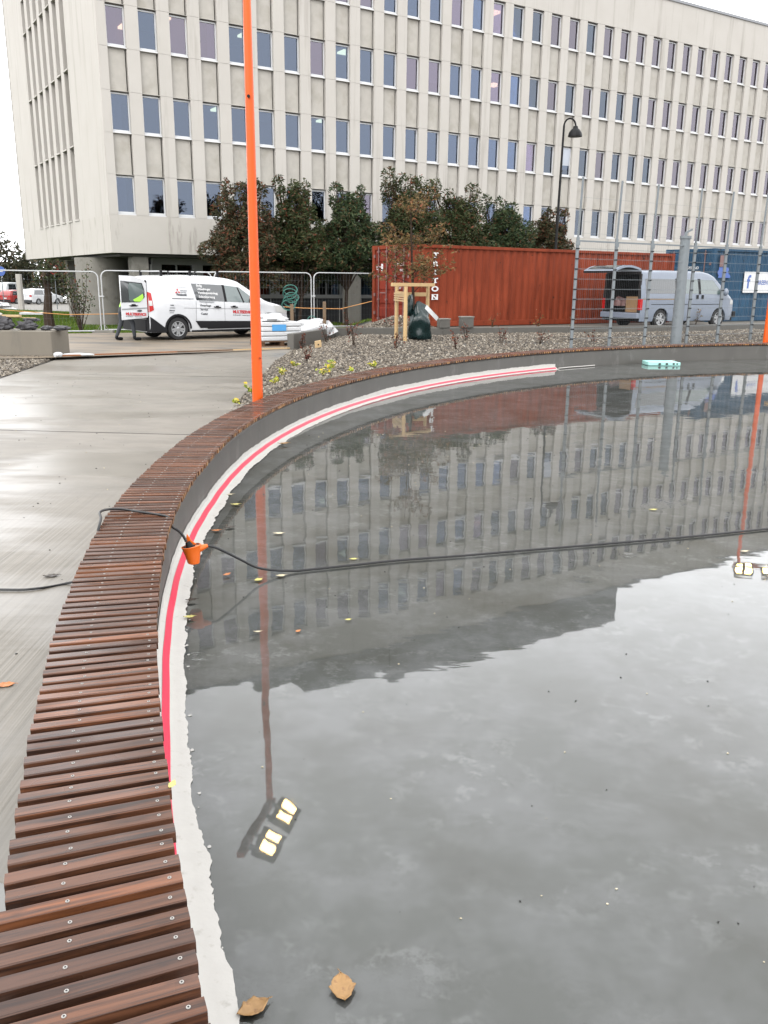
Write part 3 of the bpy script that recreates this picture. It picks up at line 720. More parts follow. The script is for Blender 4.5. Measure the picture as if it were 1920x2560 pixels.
# ------------------------------------------------------------------ trees and plants
def leafcloud(mb,blobs,n,size,seed,gap=.12,asp=.62,shell=.55):
    tot=sum(b[3]*b[4]*b[5] for b in blobs); off=Vector((seed*7.3,seed*2.1,seed*5.7))
    for b in blobs:
        c=0; want=int(n*b[3]*b[4]*b[5]/tot); guard=0
        while c<want and guard<want*12:
            guard+=1
            d=Vector((random.gauss(0,1),random.gauss(0,1),random.gauss(0,1))); d.normalize()
            rr=random.random()**(1/3)*(1-shell)+shell*random.uniform(.75,1.08) if random.random()<.7 else random.random()**(1/3)
            p=Vector((b[0]+d.x*b[3]*rr,b[1]+d.y*b[4]*rr,b[2]+d.z*b[5]*rr))
            if mnoise.noise(p*1.9+off)+.5*mnoise.noise(p*4.3+off)<gap-.25: continue
            s=size*random.uniform(.6,1.35); a=Vector((random.gauss(0,1),random.gauss(0,1),random.gauss(0,.7))).normalized(); e=a.cross(Vector((random.gauss(0,1),random.gauss(0,1),random.gauss(0,1)))).normalized()
            f=a.cross(e)*(s*.18)
            mb.add([p-a*s, p-e*s*asp*.5+f*.6, p+a*s, p+e*s*asp*.5+f*.6],[(0,1,2,3)]); c+=1
def tree(name,label,base,h,blobs,nleaf,size,mat,trunks=1,tr=.09,group=None,seed=1,gap=.12,crown_name='crown',fork=.42):
    x,y,z=base
    t=thing(name,label,'tree',base,group=group)
    tm=MB(); zlo=min(b[2]-b[5] for b in blobs)
    for q in range(trunks):
        ox=(q-(trunks-1)/2)*.28; tips=[b for i,b in enumerate(blobs) if i%trunks==q] or blobs[:1]
        fz=z+(zlo-z)*.85+.1
        m=Vector((x+ox*1.8,y+random.uniform(-.1,.1),fz)); b0=Vector((x+ox*.6,y,z-.05))
        mid=b0.lerp(m,.5)+Vector((random.uniform(-.07,.07),random.uniform(-.07,.07),0))
        tm.tube([b0,mid,m],[tr*1.15,tr*.9,tr*.72],8)
        for b in tips:
            tip=Vector((b[0],b[1],b[2]+b[5]*.35)); k=m.lerp(tip,.45)+Vector((random.uniform(-.12,.12),random.uniform(-.12,.12),.1))
            tm.tube([m-Vector((0,0,.06)),k,tip],[tr*.6,tr*.4,tr*.1],6)
            for w in range(4):
                st=k.lerp(tip,random.uniform(0,.8)); en=Vector((b[0]+random.uniform(-.85,.85)*b[3],b[1]+random.uniform(-.85,.85)*b[4],b[2]+random.uniform(-.5,.8)*b[5]))
                tm.tube([st,st.lerp(en,.5)+Vector((0,0,.05)),en],[tr*.25,tr*.16,tr*.05],5)
    tm.build('trunk',M['bark'],t,smooth=True)
    cm=MB(); leafcloud(cm,blobs,nleaf,size,seed,gap); cm.build(crown_name,mat,t)
    return t
def facade_pt(u,n):   # ground point in front of the facade on a bearing x/y=u
    a=P0+FN*n; s=(u*a.y-a.x)/(FD.x-u*FD.y); p=a+FD*s; return p.x,p.y
TREES=[ # bearing, half width, bottom, top, leaves mat, label, trunks
 (-.160,1.36,1.55,5.35,'leaf_red','reddening leafy tree standing right behind the orange lamp post and white van',2,1.0),
 (-.103,1.25,1.6,5.5,'leaf_dark','dark tree second in the row, to the right of the orange lamp post',2,.95),
 (-.045,1.38,1.7,5.45,'leaf_green','deep green tree with a leaning trunk left of the red container',1,1.05),
 (.022,1.55,1.6,6.2,'leaf_dark','tallest dark tree rising over the door end of the red container',1,1.1),
 (.076,1.68,1.7,5.9,'leaf_dark','broad reddish dark tree behind the white letters of the red container',1,1.0),
 (.130,1.62,1.7,5.45,'leaf_green','narrow topped tree behind the middle of the red container',1,.9),
 (.180,1.25,1.6,5.2,'leaf_red','smallest reddish tree beside the black street lamp behind the container',1,.95)]
for q,(u,hw_,zb,zt,mt,lb,tk,_) in enumerate(TREES):
    hw_*=1.22; x,y=facade_pt(u,-4.3); z=gz(x,y); random.seed(40+q); bs=[]
    H=zt-zb
    for j in range(16):
        a=j*2.4+q; fz=(j/15.); wv=hw_*math.sqrt(max(.05,1-(max(0,fz-.18)/.86)**2))
        rr=hw_*(.40-.08*fz)*random.uniform(.8,1.15)
        bs.append((x+math.cos(a)*max(.1,wv-rr*.9)+random.uniform(-.12,.12), y+math.sin(a)*wv*.5, zb+H*(.10+.66*fz)+random.uniform(-.08,.08)*H, rr, rr*.9, H*random.uniform(.12,.17)))
    bs.append((x,y,zb+H*.36,hw_*.72,hw_*.6,H*.30)); bs.append((x+.1,y,zb+H*.60,hw_*.45,hw_*.45,H*.26))
    for j in range(4):
        a=random.uniform(-1,1)*hw_*.5; bs.append((x+a, y+random.uniform(-.3,.3), zt-H*random.uniform(.05,.2), hw_*random.uniform(.14,.22), hw_*.2, H*random.uniform(.08,.12)))
    tree('broadleaf_tree',lb,(x,y,z),zt,bs,18000,.085,M[mt],tk,.085,'trees along the front of the office building',q+1,.05)
# far trees beyond the building, left
random.seed(5)
for q,(x,y,w,h,lb) in enumerate([(-56,128,5,10.5,'tall dark tree at the far left beyond the parked cars'),(-50.5,126,4.2,7.2,'rounded dark tree far behind the pale concrete post'),(-46,124,3.2,8.8,'slim far tree touching the left edge of the office building'),(-40,112,4.5,6.6,'far tree seen under the overhang left of the round pier'),(-33,104,4.5,6.2,'far tree glimpsed through the gap beside the round pier'),(-61,118,5,9,'brownish tree at the very left edge behind the dark car')]):
    z=gz(x,y); bs=[(x+random.uniform(-.6,.6)*w,y+random.uniform(-.5,.5)*w,z+h*(.25+.55*j/7),w*(.6-.04*j),w*.5,h*.2) for j in range(8)]
    tree('far_tree',lb,(x,y,z),h,bs,2600,.34,M['leaf_far'],1,.25,'trees far beyond the car park',q+20,.1)
# hedge of bushes along the car park
hd=thing('hedge','brown and green hedge running behind the parked cars far left','hedge',(-48,112,gz(-48,112)))
mb=MB(); leafcloud(mb,[(-62+i*3.6,112-i*.4,gz(-62+i*3.6,112)+1.1,2.4,1.2,1.6) for i in range(11)],5200,.26,33,.0); mb.build('foliage',M['leaf_far'],hd)
# low bush at the left frame edge on the lawn
x,y=-16.6,36.5; b=thing('low_bush','low dark bush on the lawn at the left edge of the view','bush',(x,y,gz(x,y)))
mb=MB(); leafcloud(mb,[(x,y,gz(x,y)+.2,1.1,.7,.42),(x-.9,y,gz(x,y)+.25,.8,.6,.4)],1100,.07,44,.0); mb.build('foliage',M['hedge'],b)
# bare twiggy shrub and slender trunk before the round pier
x,y=-11.6,33.2; sh=thing('twiggy_shrub','sparse twiggy shrub with brown leaves in front of the round concrete pier','shrub',(x,y,gz(x,y)))
random.seed(8); mb=MB(); lf=MB()
for k in range(15):
    a=random.uniform(0,6.28); r=random.uniform(.25,.95); tip=Vector((x+math.cos(a)*r,y+math.sin(a)*r*.6,gz(x,y)+random.uniform(1.2,2.7))); m=Vector((x,y,gz(x,y))).lerp(tip,.5)+Vector((math.cos(a)*.12,0,.1))
    mb.tube([(x,y,gz(x,y)-.03),m,tip],[.018,.012,.004],5)
    for j in range(30):
        p=m.lerp(tip,random.random())+Vector((random.gauss(0,.1),random.gauss(0,.1),random.gauss(0,.1))); s=.05; a1=Vector((random.gauss(0,1),random.gauss(0,1),random.gauss(0,1))).normalized(); e=a1.orthogonal()
        lf.add([p-a1*s,p-e*s*.5,p+a1*s,p+e*s*.5],[(0,1,2,3)])
mb.build('stems',M['bark'],sh); lf.build('leaves',M['leaf_dark'],sh)
x,y=-13.3,34.6; tree('young_trunk_tree','upright tree with a dark reddish trunk left of the round concrete pier',(x,y,gz(x,y)),4.,[(x,y,1.75,.6,.5,.35),(x+.3,y,2.1,.5,.4,.3),(x-.3,y+.2,1.5,.4,.4,.3)],600,.08,M['leaf_dark'],1,.20,None,61,.1)
# young staked tree in the gravel
x,y=.72,22.9; z=gg(x,y); ZZ=Z0
tz=thing('young_tree','young bronze leaved tree held between the pale wooden stakes','tree',(x,y,z))
random.seed(21); mb=MB(); top=Vector((x-.15,y,4.05+ZZ))
mb.tube([(x,y,z-.03),(x-.02,y,1.2+ZZ),(x-.08,y,2.2+ZZ),top],[.045,.038,.028,.006],8)
cm=MB(); bl_=[]
for k in range(20):
    h0=random.uniform(1.25,3.7); a=random.uniform(0,6.28); L=random.uniform(.5,.95)*(1-.55*(h0-1.2)/2.9)+.12
    st=Vector((x-.05,y,h0+ZZ)); tip=st+Vector((math.cos(a)*L,math.sin(a)*L,L*random.uniform(.2,.75)))
    mb.tube([st,st.lerp(tip,.5)+Vector((0,0,.04)),tip],[.012,.008,.003],5)
    for j in range(3): q=st.lerp(tip,.45+.27*j); bl_.append((q.x,q.y,q.z,.26,.24,.20))
mb.build('trunk',M['bark'],tz,smooth=True); leafcloud(cm,bl_,2300,.058,9,.06); cm.build('crown',M['leaf_brown'],tz)
# small plants in the gravel
def plant(name,label,x,y,h,w,mat,n,ls,group,stem='bark',zz=None):
    z=gg(x,y) if zz is None else zz
    t=thing(name,label,'plant',(x,y,z),group=group); mb=MB(); lf=MB()
    for k in range(max(4,int(n/9))):
        a=random.uniform(0,6.28); tip=Vector((x+math.cos(a)*w*random.uniform(.3,1.),y+math.sin(a)*w*random.uniform(.2,.8),z+h*random.uniform(.45,1.1)))
        b0=Vector((x+random.uniform(-.04,.04),y,z-.02)); m=b0.lerp(tip,.55)+Vector((0,0,h*.12)); mb.tube([b0,m,tip],[.008,.006,.003],4)
        for j in range(9):
            p=b0.lerp(tip,random.uniform(.3,1.05))+Vector((random.gauss(0,w*.16),random.gauss(0,w*.16),random.gauss(0,h*.10))); s=ls*random.uniform(.6,1.3); a1=Vector((random.gauss(0,1),random.gauss(0,1),random.gauss(0,.7))).normalized(); e=a1.cross(Vector((random.gauss(0,1),random.gauss(0,1),1.))).normalized()
            lf.add([p-a1*s,p-e*s*.5,p+a1*s,p+e*s*.5],[(0,1,2,3)])
    mb.build('stems',M[stem],t); lf.build('leaves',M[mat],t)
random.seed(31)
SH=[(-1.87,19.4,.42,.12,'small upright red shrub beside the end of the kerb wall'),(-1.5,16.5,.30,.12,'little dark red shrub in front of the wooden offcut'),(-1.45,21.6,.65,.28,'bright red leaved shrub just behind the wooden offcut'),(-.75,20.4,.55,.34,'wide dark twiggy shrub between offcut and stakes'),(.22,19.7,.36,.26,'low crimson shrub at the foot of the front stake'),(-1.05,24.4,.75,.5,'tall thin orange brown shrub leaning on the kerb wall'),(1.6,20.0,.38,.22,'dark shrub right of the plastic bag'),(2.1,22.8,.45,.3,'thin reddish shrub beneath the two concrete blocks'),(2.85,21.6,.5,.25,'upright dark stemmed shrub under the middle of the red container'),(3.9,21.9,.35,.3,'low brown shrub just left of the mesh fence'),(5.4,22.6,.35,.3,'faint brown shrub behind the first fence posts')]
for x,y,h,w,lb in SH:
    x,y=settle(x,y,.15); plant('red_shrub',lb,x,y,h,w,'leaf_shrub',46,.032,'small red shrubs in the gravel bed')
for x,y,h,w,lb in [(3.3,27.3,.5,.3,'green leafed weed standing behind the kerb against the red container'),(4.9,28.1,.6,.4,'bushy brown weed behind the kerb by the red container'),(6.0,28.5,.45,.3,'reddish weed behind the kerb near the first fence post'),(10.9,30.9,.6,.3,'green weed beyond the nose of the grey blue van')]:
    plant('weed',lb,x,y,h,w,'leaf_brown',40,.04,'weeds behind the kerb wall',zz=gz(x,y))
YE=[(-1.58,13.5,.16,.15,'leafy green and yellow plant in the gravel right of the lamp post'),(-1.56,14.9,.10,.12,'small orange leaved plant above the green and yellow one'),(-.88,14.65,.16,.17,'bright golden yellow plant in the middle of the gravel edge'),(-1.0,13.75,.14,.17,'lime yellow plant near the bench slats'),(-.6,14.2,.08,.1,'tiny pale yellow sprig beside the bench'),(-.2,14.9,.10,.1,'small orange yellow sprig at the bench, farthest right'),(-1.6,12.4,.12,.13,'green plant close to the lamp post on its right'),(-1.78,11.3,.14,.11,'green plant close to the lamp post on its left'),(-1.8,10.25,.06,.1,'pale yellow leafy scrap where the path meets the bench')]
for x,y,h,w,lb in YE:
    x,y=settle(x,y,.18); plant('yellow_plant',lb,x,y,h,w,'leaf_yel',34,.042,'yellow green plants along the gravel edge',stem='leafyellow')
# ------------------------------------------------------------------ vehicles
def pl(x,pts):
    return float(np.interp(x,[p[0] for p in pts],[p[1] for p in pts]))
class Car:
    """x forward from the rear axle, y left, z up"""
    def __init__(s,top,hw,belt,lean,xr,xf,axles,rarch,zc,sill=.22,nose=.5,taper=.25,tail=.05):
        s.top=top; s.hw=hw; s.belt=belt; s.lean=lean; s.xr=xr; s.xf=xf; s.axles=axles; s.ra=rarch; s.zc=zc; s.sill=sill; s.nose=nose; s.tp=taper; s.tail=tail
    def zt(s,x):
        return (pl(x-.04,s.top)+2*pl(x,s.top)+pl(x+.04,s.top))/4
    def zb(s,x):
        z=s.sill
        for a in s.axles:
            d=s.ra**2-(x-a)**2
            if d>0: z=max(z,s.zc+math.sqrt(d))
        return z
    def w(s,x,z):
        w=s.hw
        if z>s.belt: w-=s.lean*((z-s.belt)/(s.top_max-s.belt))**1.35
        if z<.45: w-=.05*((.45-z)/.25)**2*.5
        e=x-(s.xf-s.nose)
        if e>0: w-=s.tp*(e/s.nose)**2.2
        e=(s.xr+.25)-x
        if e>0: w-=s.tail*(e/.25)**2
        return w
    @property
    def top_max(s): return max(p[1] for p in s.top)
    def body(s,mat,parent,rear_open=False,name='body'):
        mb=MB(); xs=list(np.arange(s.xr,s.xf,.05))+[s.xf]; N=13; secs=[]
        for x in xs:
            zb,zt=s.zb(x),s.zt(x); zs=zt-.10 if zt-zb>.25 else zb+(zt-zb)*.6
            sec=[(s.w(x,zb)-.06,zb)]+[(s.w(x,zb+(zs-zb)*j/(N-1)),zb+(zs-zb)*j/(N-1)) for j in range(N)]
            ww=s.w(x,zs); d=zt-zs
            sec+=[(ww*.985,zs+d*.45),(ww*.945,zs+d*.78),(ww*.86,zs+d*.93),(ww*.6,zt-d*.0),(ww*.3,zt+.012),(0,zt+.016)]
            secs.append(sec)
        n=len(secs[0])
        for sg in (-1,1):
            b=len(mb.v); vs=[(x,sg*y,z) for x,sec in zip(xs,secs) for y,z in sec]; fs=[]
            for i in range(len(xs)-1):
                for j in range(n-1):
                    q=(i*n+j,(i+1)*n+j,(i+1)*n+j+1,i*n+j+1); fs.append(q if sg<0 else tuple(reversed(q)))
            mb.add(vs,fs)
        for i,xx in ((0,xs[0]),(len(xs)-1,xs[-1])):
            if i==0 and rear_open: continue
            sec=secs[i]; bul=.0
            ring=[(xx,-y,z) for y,z in sec]+[(xx,y,z) for y,z in reversed(sec[:-1])]
            mb.add(ring,[tuple(range(len(ring)))])
        mb.box(s.xr+.1,s.xf-.15,-s.hw+.1,s.hw-.1,s.sill-.02,s.sill+.1,1)
        o=mb.build(name,[mat,M['plastic']],parent,local=True,smooth=True); return o
    def side(s,x,z,off=.006,sg=-1): return (x,sg*(s.w(x,z)+off),z)
    def patch(s,mb,c4,off=.006,sg=-1,n=8,m=0):
        (a,b,c,d)=c4     # (x,z) corners: rear-bottom, front-bottom, front-top, rear-top
        def fn(u,v):
            x=(a[0]*(1-u)+b[0]*u)*(1-v)+(d[0]*(1-u)+c[0]*u)*v; z=(a[1]*(1-u)+b[1]*u)*(1-v)+(d[1]*(1-u)+c[1]*u)*v
            return s.side(x,z,off,sg)
        mb.grid(fn,n,n,m,flip=(sg>0))
    def onroof(s,mb,x0,x1,y0,y1,off=.012,m=0,n=10):
        def fn(u,v):
            x=x0+(x1-x0)*u; q=(y0+(y1-y0)*v); y=q*s.w(x,s.zt(x)); return (x,y,s.zt(x)+off-(.03*abs(q)**4))
        mb.grid(fn,n,n,m)
def wheel(parent,x,y,r,wd,sg,spokes=10,local=True):
    T=lambda a,b,c:(x+a, y+sg*c, r+b)
    mb=MB(); mb.lathe([(r*.62,-wd/2),(r*.93,-wd/2),(r,-wd/2+.03),(r,wd/2-.03),(r*.93,wd/2),(r*.66,wd/2),(r*.62,wd/2-.02)],28,T); w=mb.build('wheel',M['tyre'],parent,local=True,smooth=True)
    mb=MB(); mb.lathe([(r*.66,wd/2-.06),(r*.66,wd/2+.004),(r*.60,wd/2+.002),(r*.59,wd/2-.05)],28,T)
    mb.lathe([(r*.17,wd/2-.05),(r*.17,wd/2-.012),(r*.10,wd/2-.004)],14,T)
    for k in range(spokes):
        a=2*math.pi*(k+ (.16 if k%2 else -.16))/spokes; c,d=math.cos(a),math.sin(a); q=.032
        p=[(r*.12,-q),(r*.61,-q*.8),(r*.61,q*.8),(r*.12,q)]
        mb.hexa([T(u*c-v*d,u*d+v*c,wd/2-.045) for u,v in p]+[T(u*c-v*d,u*d+v*c,wd/2-.012) for u,v in p])
    mb.build('rim',M['rim'],w,local=True)
    mb=MB(); mb.lathe([(r*.59,wd/2-.07),(r*.59,wd/2-.065)],24,T); mb.build('brake_well',M['plastic'],w,local=True)
    return w

def heading(b): return math.pi/2-R_(b)
# ---- white service van, rear door open
VB=50.5; van=thing('service_van','white service van with red and black lettering and its rear door swung open','van',(-6.60,26.05,-.095),heading(VB))
V=Car([(-.86,1.70),(-.80,1.76),(-.5,1.805),(.6,1.83),(1.3,1.81),(1.75,1.755),(2.05,1.68),(2.95,1.13),(3.10,1.075),(3.6,.965),(3.82,.86),(3.93,.66),(3.97,.34)],.9175,1.02,.155,-.86,3.97,(0,3.06),.385,.32,.235,.75,.30,.04)
V.body(M['white'],van)
mb=MB()
V.patch(mb,[(.62,1.13),(1.55,1.085),(1.50,1.56),(.50,1.60)],.007); mb.build('side_window',M['tint'],van,local=True)
mb=MB(); V.patch(mb,[(1.60,1.083),(2.72,1.03),(2.06,1.50),(1.56,1.555)],.007); mb.build('door_window',M['carglass'],van,local=True)
mb=MB(); V.patch(mb,[(1.535,1.08),(1.615,1.08),(1.575,1.56),(1.49,1.565)],.008); mb.build('pillar_trim',M['plastic'],van,local=True); mb=MB(); V.patch(mb,[(2.16,1.055),(2.21,1.055),(2.03,1.49),(1.985,1.50)],.009); mb.build('pillar_trim',M['plastic'],van,local=True); mb=MB()
V.patch(mb,[(-.15,1.172),(.52,1.155),(.52,1.17),(-.15,1.187)],.007); mb.build('door_rail',M['plastic'],van,local=True)
mb=MB(); V.onroof(mb,2.10,2.93,-.86,.86); mb.build('windscreen',M['tint'],van,local=True)
mb=MB()
V.patch(mb,[(.70,.33),(2.60,.31),(2.62,.50),(.55,.54)],.012); V.patch(mb,[(.95,.30),(2.45,.30),(2.5,.36),(.9,.36)],.013)
mb.build('side_cladding',M['plastic'],van,local=True)
mb=MB(); V.patch(mb,[(.42,.235),(2.64,.235),(2.64,.275),(.42,.275)],.01); mb.build('sill',M['plastic'],van,local=True)
for a in (0,3.06):
    mb=MB()
    for k in range(20):
        t0=math.pi*k/20; t1=math.pi*(k+1)/20
        for sg in (-1,):
            p=lambda t,r:(a+r*math.cos(t), .32+r*math.sin(t))
            q=[p(t0,.37),p(t1,.37),p(t1,.425),p(t0,.425)]
            mb.add([V.side(x,max(z,.24),.012,sg) for x,z in q],[(0,1,2,3)])
    mb.build('wheel_arch',M['plastic' if a<9 else 'white'],van,local=True)
    mb=MB(); mb.box(a-.39,a+.39,-.86,.86,.25,.72); mb.build('wheel_housing',M['plastic'],van,local=True)
for a in (0,3.06):
    for sg in (-1,1): wheel(van,a,sg*.80,.325,.205,sg)
mb=MB()
def bmp(u,v): 
    x=-.92+.56*u; z=.24+(.50-.46*u*.9)*v; y=-(V.w(max(x,-.86),.5)+.014-(.09*max(0,(-.80-x)/.12)**2)); return (x,y,z)
mb.grid(bmp,10,6); mb.box(-.955,-.84,-.80,.80,.27,.60); mb.build('rear_bumper',M['plastic'],van,local=True)
mb=MB(); V.patch(mb,[(-.855,.80),(-.73,.86),(-.77,1.33),(-.855,1.36)],.011); mb.box(-.88,-.858,-.86,-.70,.80,1.36); 
tlm=mb.build('tail_lamp',M['taillight'],van,local=True)
mb=MB(); V.patch(mb,[(-.85,.98),(-.76,.98),(-.77,1.12),(-.855,1.12)],.014); mb.build('reversing_lens',M['lens'],tlm,local=True)
mb=MB(); mb.box(-.875,-.862,-.78,.78,.62,1.66); mb.box(-.868,-.855,-.80,-.69,1.36,1.68); mb.build('rear_opening',M['vaninside'],van,local=True)
mb=MB(); mb.box(-.905,-.877,.03,.76,.64,1.68); mb.build('closed_rear_door',M['white'],van,local=True,bevel=.01)
# open door leaf: lies in the plane of the side, hinged at the rear corner
def dl(x,z,o=0): return (-.90-x, -.865-.02*math.sin(x*2)-o, z)
rd=MB(); DW=.76
prof=[(0,.66),(DW,.60),(DW,1.80),(DW*.55,1.79),(.10,1.70),(0,1.60)]
n=len(prof); rd.add([dl(x,z,.0) for x,z in prof]+[dl(x,z,-.05) for x,z in prof],[tuple(range(n)),tuple(reversed(range(n,2*n)))]+[(i,n+i,n+(i+1)%n,(i+1)%n) for i in range(n)])
# window opening is a framed glass pane set proud of the leaf
door=rd.build('open_rear_door',M['white'],van,local=True)
mb=MB(); q=[(.14,1.14),(.22,1.08),(DW-.005,1.075),(DW-.005,1.66),(.12,1.60),(.06,1.40),(.06,1.22)]; mb.add([dl(x,z,.007) for x,z in q],[tuple(range(len(q)))]); mb.build('window_surround',M['tint'],door,local=True)
mb=MB(); q=[(.16,1.15),(.23,1.11),(.50,1.10),(.535,1.16),(.535,1.55),(.50,1.61),(.15,1.57),(.10,1.40),(.10,1.23)]; mb.add([dl(x,z,.011) for x,z in q],[tuple(range(len(q)))]); mb.build('door_glass',M['carglass'],door,local=True)
mb=MB(); q=[(.10,1.22),(.14,1.14),(.225,1.095),(.38,1.105),(.42,1.15),(.27,1.22),(.12,1.31)]; mb.add([dl(x,z,.0145) for x,z in q],[tuple(range(len(q)))]); mb.build('jacket_seen_through_glass',M['hivis'],door,local=True)
mb=MB(); mb.add([dl(x,z,.012) for x,z in [(0.01,.905),(DW,.875),(DW,.905),(0.01,.935)]],[(0,1,2,3)]); mb.build('door_moulding',M['decal_grey'],door,local=True)
mb=MB(); mb.hexa([dl(x,z,.005) for x,z in [(.29,.985),(.53,.985),(.53,1.0),(.29,1.0)]]+[dl(x,z,.045) for x,z in [(.29,.985),(.53,.985),(.53,1.0),(.29,1.0)]]); mb.add([dl(x,z,.012) for x,z in [(.30,.965),(.50,.965),(.46,1.03),(.36,1.03)]],[(0,1,2,3)]); mb.build('handle',M['plastic'],door,local=True)
mb=MB(); mb.add([dl(.24+.075*math.cos(k*.5236),.845+.030*math.sin(k*.5236),.012) for k in range(12)],[tuple(range(12))]); mb.build('oval_badge',M['decal_dark'],door,local=True)
text_mesh('MULTISERVICE',.105,lambda x,y:dl(.655-x,.735+y-.03*(x/.6),.012),'lettering',M['decal_red'],door,offset=.004,spacing=.88)
text_mesh('tlf. 905 20 497     hvacservice.no',.036,lambda x,y:dl(.655-x,.690+y-.03*(x/.6),.012),'lettering',M['decal_dark'],door,offset=.001)
mb=MB()
for x in (-.35,.55,1.45):
    mb.tube([(x,-.66,1.93),(x,.66,1.93)],.017,8,1)
    for sg in (-1,1): mb.box(x-.03,x+.03,sg*.69-.03,sg*.69+.03,1.78,1.955,0)
mb.build('roof_bars',[M['plastic'],M['galvlight']],van,local=True)
for x in (1.28,1.85):
    mb=MB(); mb.hexa([V.side(x-.11,.915,.006),V.side(x+.11,.905,.006),V.side(x+.11,.935,.006),V.side(x-.11,.945,.006)]+[V.side(x-.11,.915,.04),V.side(x+.11,.905,.04),V.side(x+.11,.935,.04),V.side(x-.11,.945,.04)])
    mb.grid(lambda u,v:V.side(x-.05+.10*u,.93+.035*v,.007),2,2); mb.build('door_handle',M['plastic'],van,local=True)
mb=MB(); mb.blob((2.52,-1.02,1.13),(.07,.12,.095),2,.1); mb.bar((2.56,-.88,1.05),(2.53,-.98,1.10),.05,.05); mb.build('wing_mirror',M['plastic'],van,local=True,smooth=True)
mb=MB(); V.patch(mb,[(3.36,.76),(3.80,.70),(3.70,.92),(3.25,.97)],.008); mb.box(3.80,3.92,-.62,-.5,.68,.82); mb.build('headlight',M['lens'],van,local=True)
mb=MB(); mb.box(3.90,3.985,-.55,.55,.36,.62); mb.build('grille',M['plastic'],van,local=True)
mb=MB()
for (x0,z0,x1,z1) in ((1.53,.30,1.53,1.08),(2.66,.5,2.70,1.03),(.58,.55,.60,1.10)): V.patch(mb,[(x0-.004,z0),(x0+.004,z0),(x1+.004,z1),(x1-.004,z1)],.004)
V.patch(mb,[(.2,.905),(2.7,.845),(2.7,.853),(.2,.913)],.004); mb.build('panel_gap',M['decal_dark'],van,local=True)
def vt(txt,x,z,size,mat,off=.002,sp=1.,sl=-.035): text_mesh(txt,size,lambda a,b:V.side(x+a,z+b+sl*a,.0095),'lettering',M[mat],van,offset=off,spacing=sp)
for i,(w_,zz) in enumerate(zip(('Bolig','Utbedringer','Ventilasjonsanlegg','Solavskjerming'),(1.515,1.42,1.315,1.20))): vt(w_,.66+.012*i,zz,.088,'decal_white',.003)
for i,(w_,zz) in enumerate(zip(('Varmepumper','Vinterhage','Service','Caster'),(1.065,.955,.84,.715))): vt(w_,.70+.012*i,zz,.084,'decal_dark' if i else 'decal_grey',.002)
vt('MULTISERVICE',1.80,.745,.125,'decal_red',.005,.86); vt('tlf. 905 20 497     hvacservice.no',1.80,.675,.045,'decal_dark',.001)
vt('Panasonic',.005,1.262,.088,'decal_dark',.004,.92); vt('MITSUBISHI',.135,1.385,.042,'decal_grey'); vt('ELECTRIC',.135,1.335,.042,'decal_grey'); vt('AUTORISERT FORHANDLER',-.02,1.49,.028,'decal_grey',0)
vt('KLIMA',-.22,.98,.04,'decal_dark'); vt('HVAC',-.24,.90,.06,'decal_grey'); vt('SERVICE',-.26,.83,.045,'decal_dark'); vt('partner',-.25,.775,.04,'decal_grey')
mb=MB()
for (dx,dz,a) in ((0,.048,90),(-.042,-.026,210),(.042,-.026,330)):
    c,d=math.cos(R_(a)),math.sin(R_(a)); q=[(0,.048),(.028,0),(0,-.048),(-.028,0)]
    mb.add([V.side(.045+dx+(-u*d+v*c)*.9,1.375+dz+(u*c+v*d)*.9,.0095) for u,v in q],[(0,1,2,3)])
mb.build('three_diamond_emblem',M['decal_red'],van,local=True)
# ---- grey blue van with its tailgate up
BB=60.; gv_=thing('parked_van','grey blue passenger van seen through the mesh fence with its tailgate raised','van',(8.95,30.9,.165),heading(BB))
W=Car([(-.98,1.86),(-.9,1.90),(0,1.925),(2.0,1.92),(2.35,1.86),(2.6,1.76),(3.30,1.20),(3.40,1.15),(3.72,.99),(3.86,.80),(3.90,.45)],.92,1.05,.13,-.98,3.9,(0,2.92),.37,.31,.24,.7,.22,.03)
W.body(M['vwblue'],gv_,rear_open=True)
for c4 in ([(-.78,1.16),(.62,1.16),(.62,1.64),(-.80,1.64)],[(.76,1.16),(1.78,1.16),(1.72,1.64),(.76,1.64)]):
    mb=MB(); W.patch(mb,c4,.006); mb.build('side_window',M['tint'] if c4[0][0]<0 else M['carglass'],gv_,local=True)
mb=MB(); W.patch(mb,[(1.90,1.16),(3.05,1.13),(2.52,1.62),(1.86,1.64)],.006); mb.build('door_window',M['carglass'],gv_,local=True)
mb=MB(); W.patch(mb,[(1.78,1.14),(1.90,1.14),(1.86,1.66),(1.73,1.66)],.007); mb.build('pillar_trim',M['plastic'],gv_,local=True); mb=MB(); W.patch(mb,[(.62,1.14),(.76,1.14),(.76,1.66),(.62,1.66)],.007); mb.build('pillar_trim',M['plastic'],gv_,local=True)
mb=MB(); W.onroof(mb,2.55,3.28,-.86,.86); mb.build('windscreen',M['tint'],gv_,local=True)
mb=MB(); W.patch(mb,[(-.95,.79),(3.6,.79),(3.6,.81),(-.95,.81)],.005); W.patch(mb,[(-.9,.955),(.64,.955),(.64,.995),(-.9,.995)],.005,m=1); mb.build('side_moulding',[M['plastic'],M['cardboard']],gv_,local=True)
for (x,) in ((1.72,),(1.98,)):
    mb=MB(); mb.hexa([W.side(x-.045,.98,.004),W.side(x+.045,.98,.004),W.side(x+.045,1.12,.004),W.side(x-.045,1.12,.004)]+[W.side(x-.045,.98,.03),W.side(x+.045,.98,.03),W.side(x+.045,1.12,.03),W.side(x-.045,1.12,.03)]); mb.build('door_handle',M['plastic'],gv_,local=True)
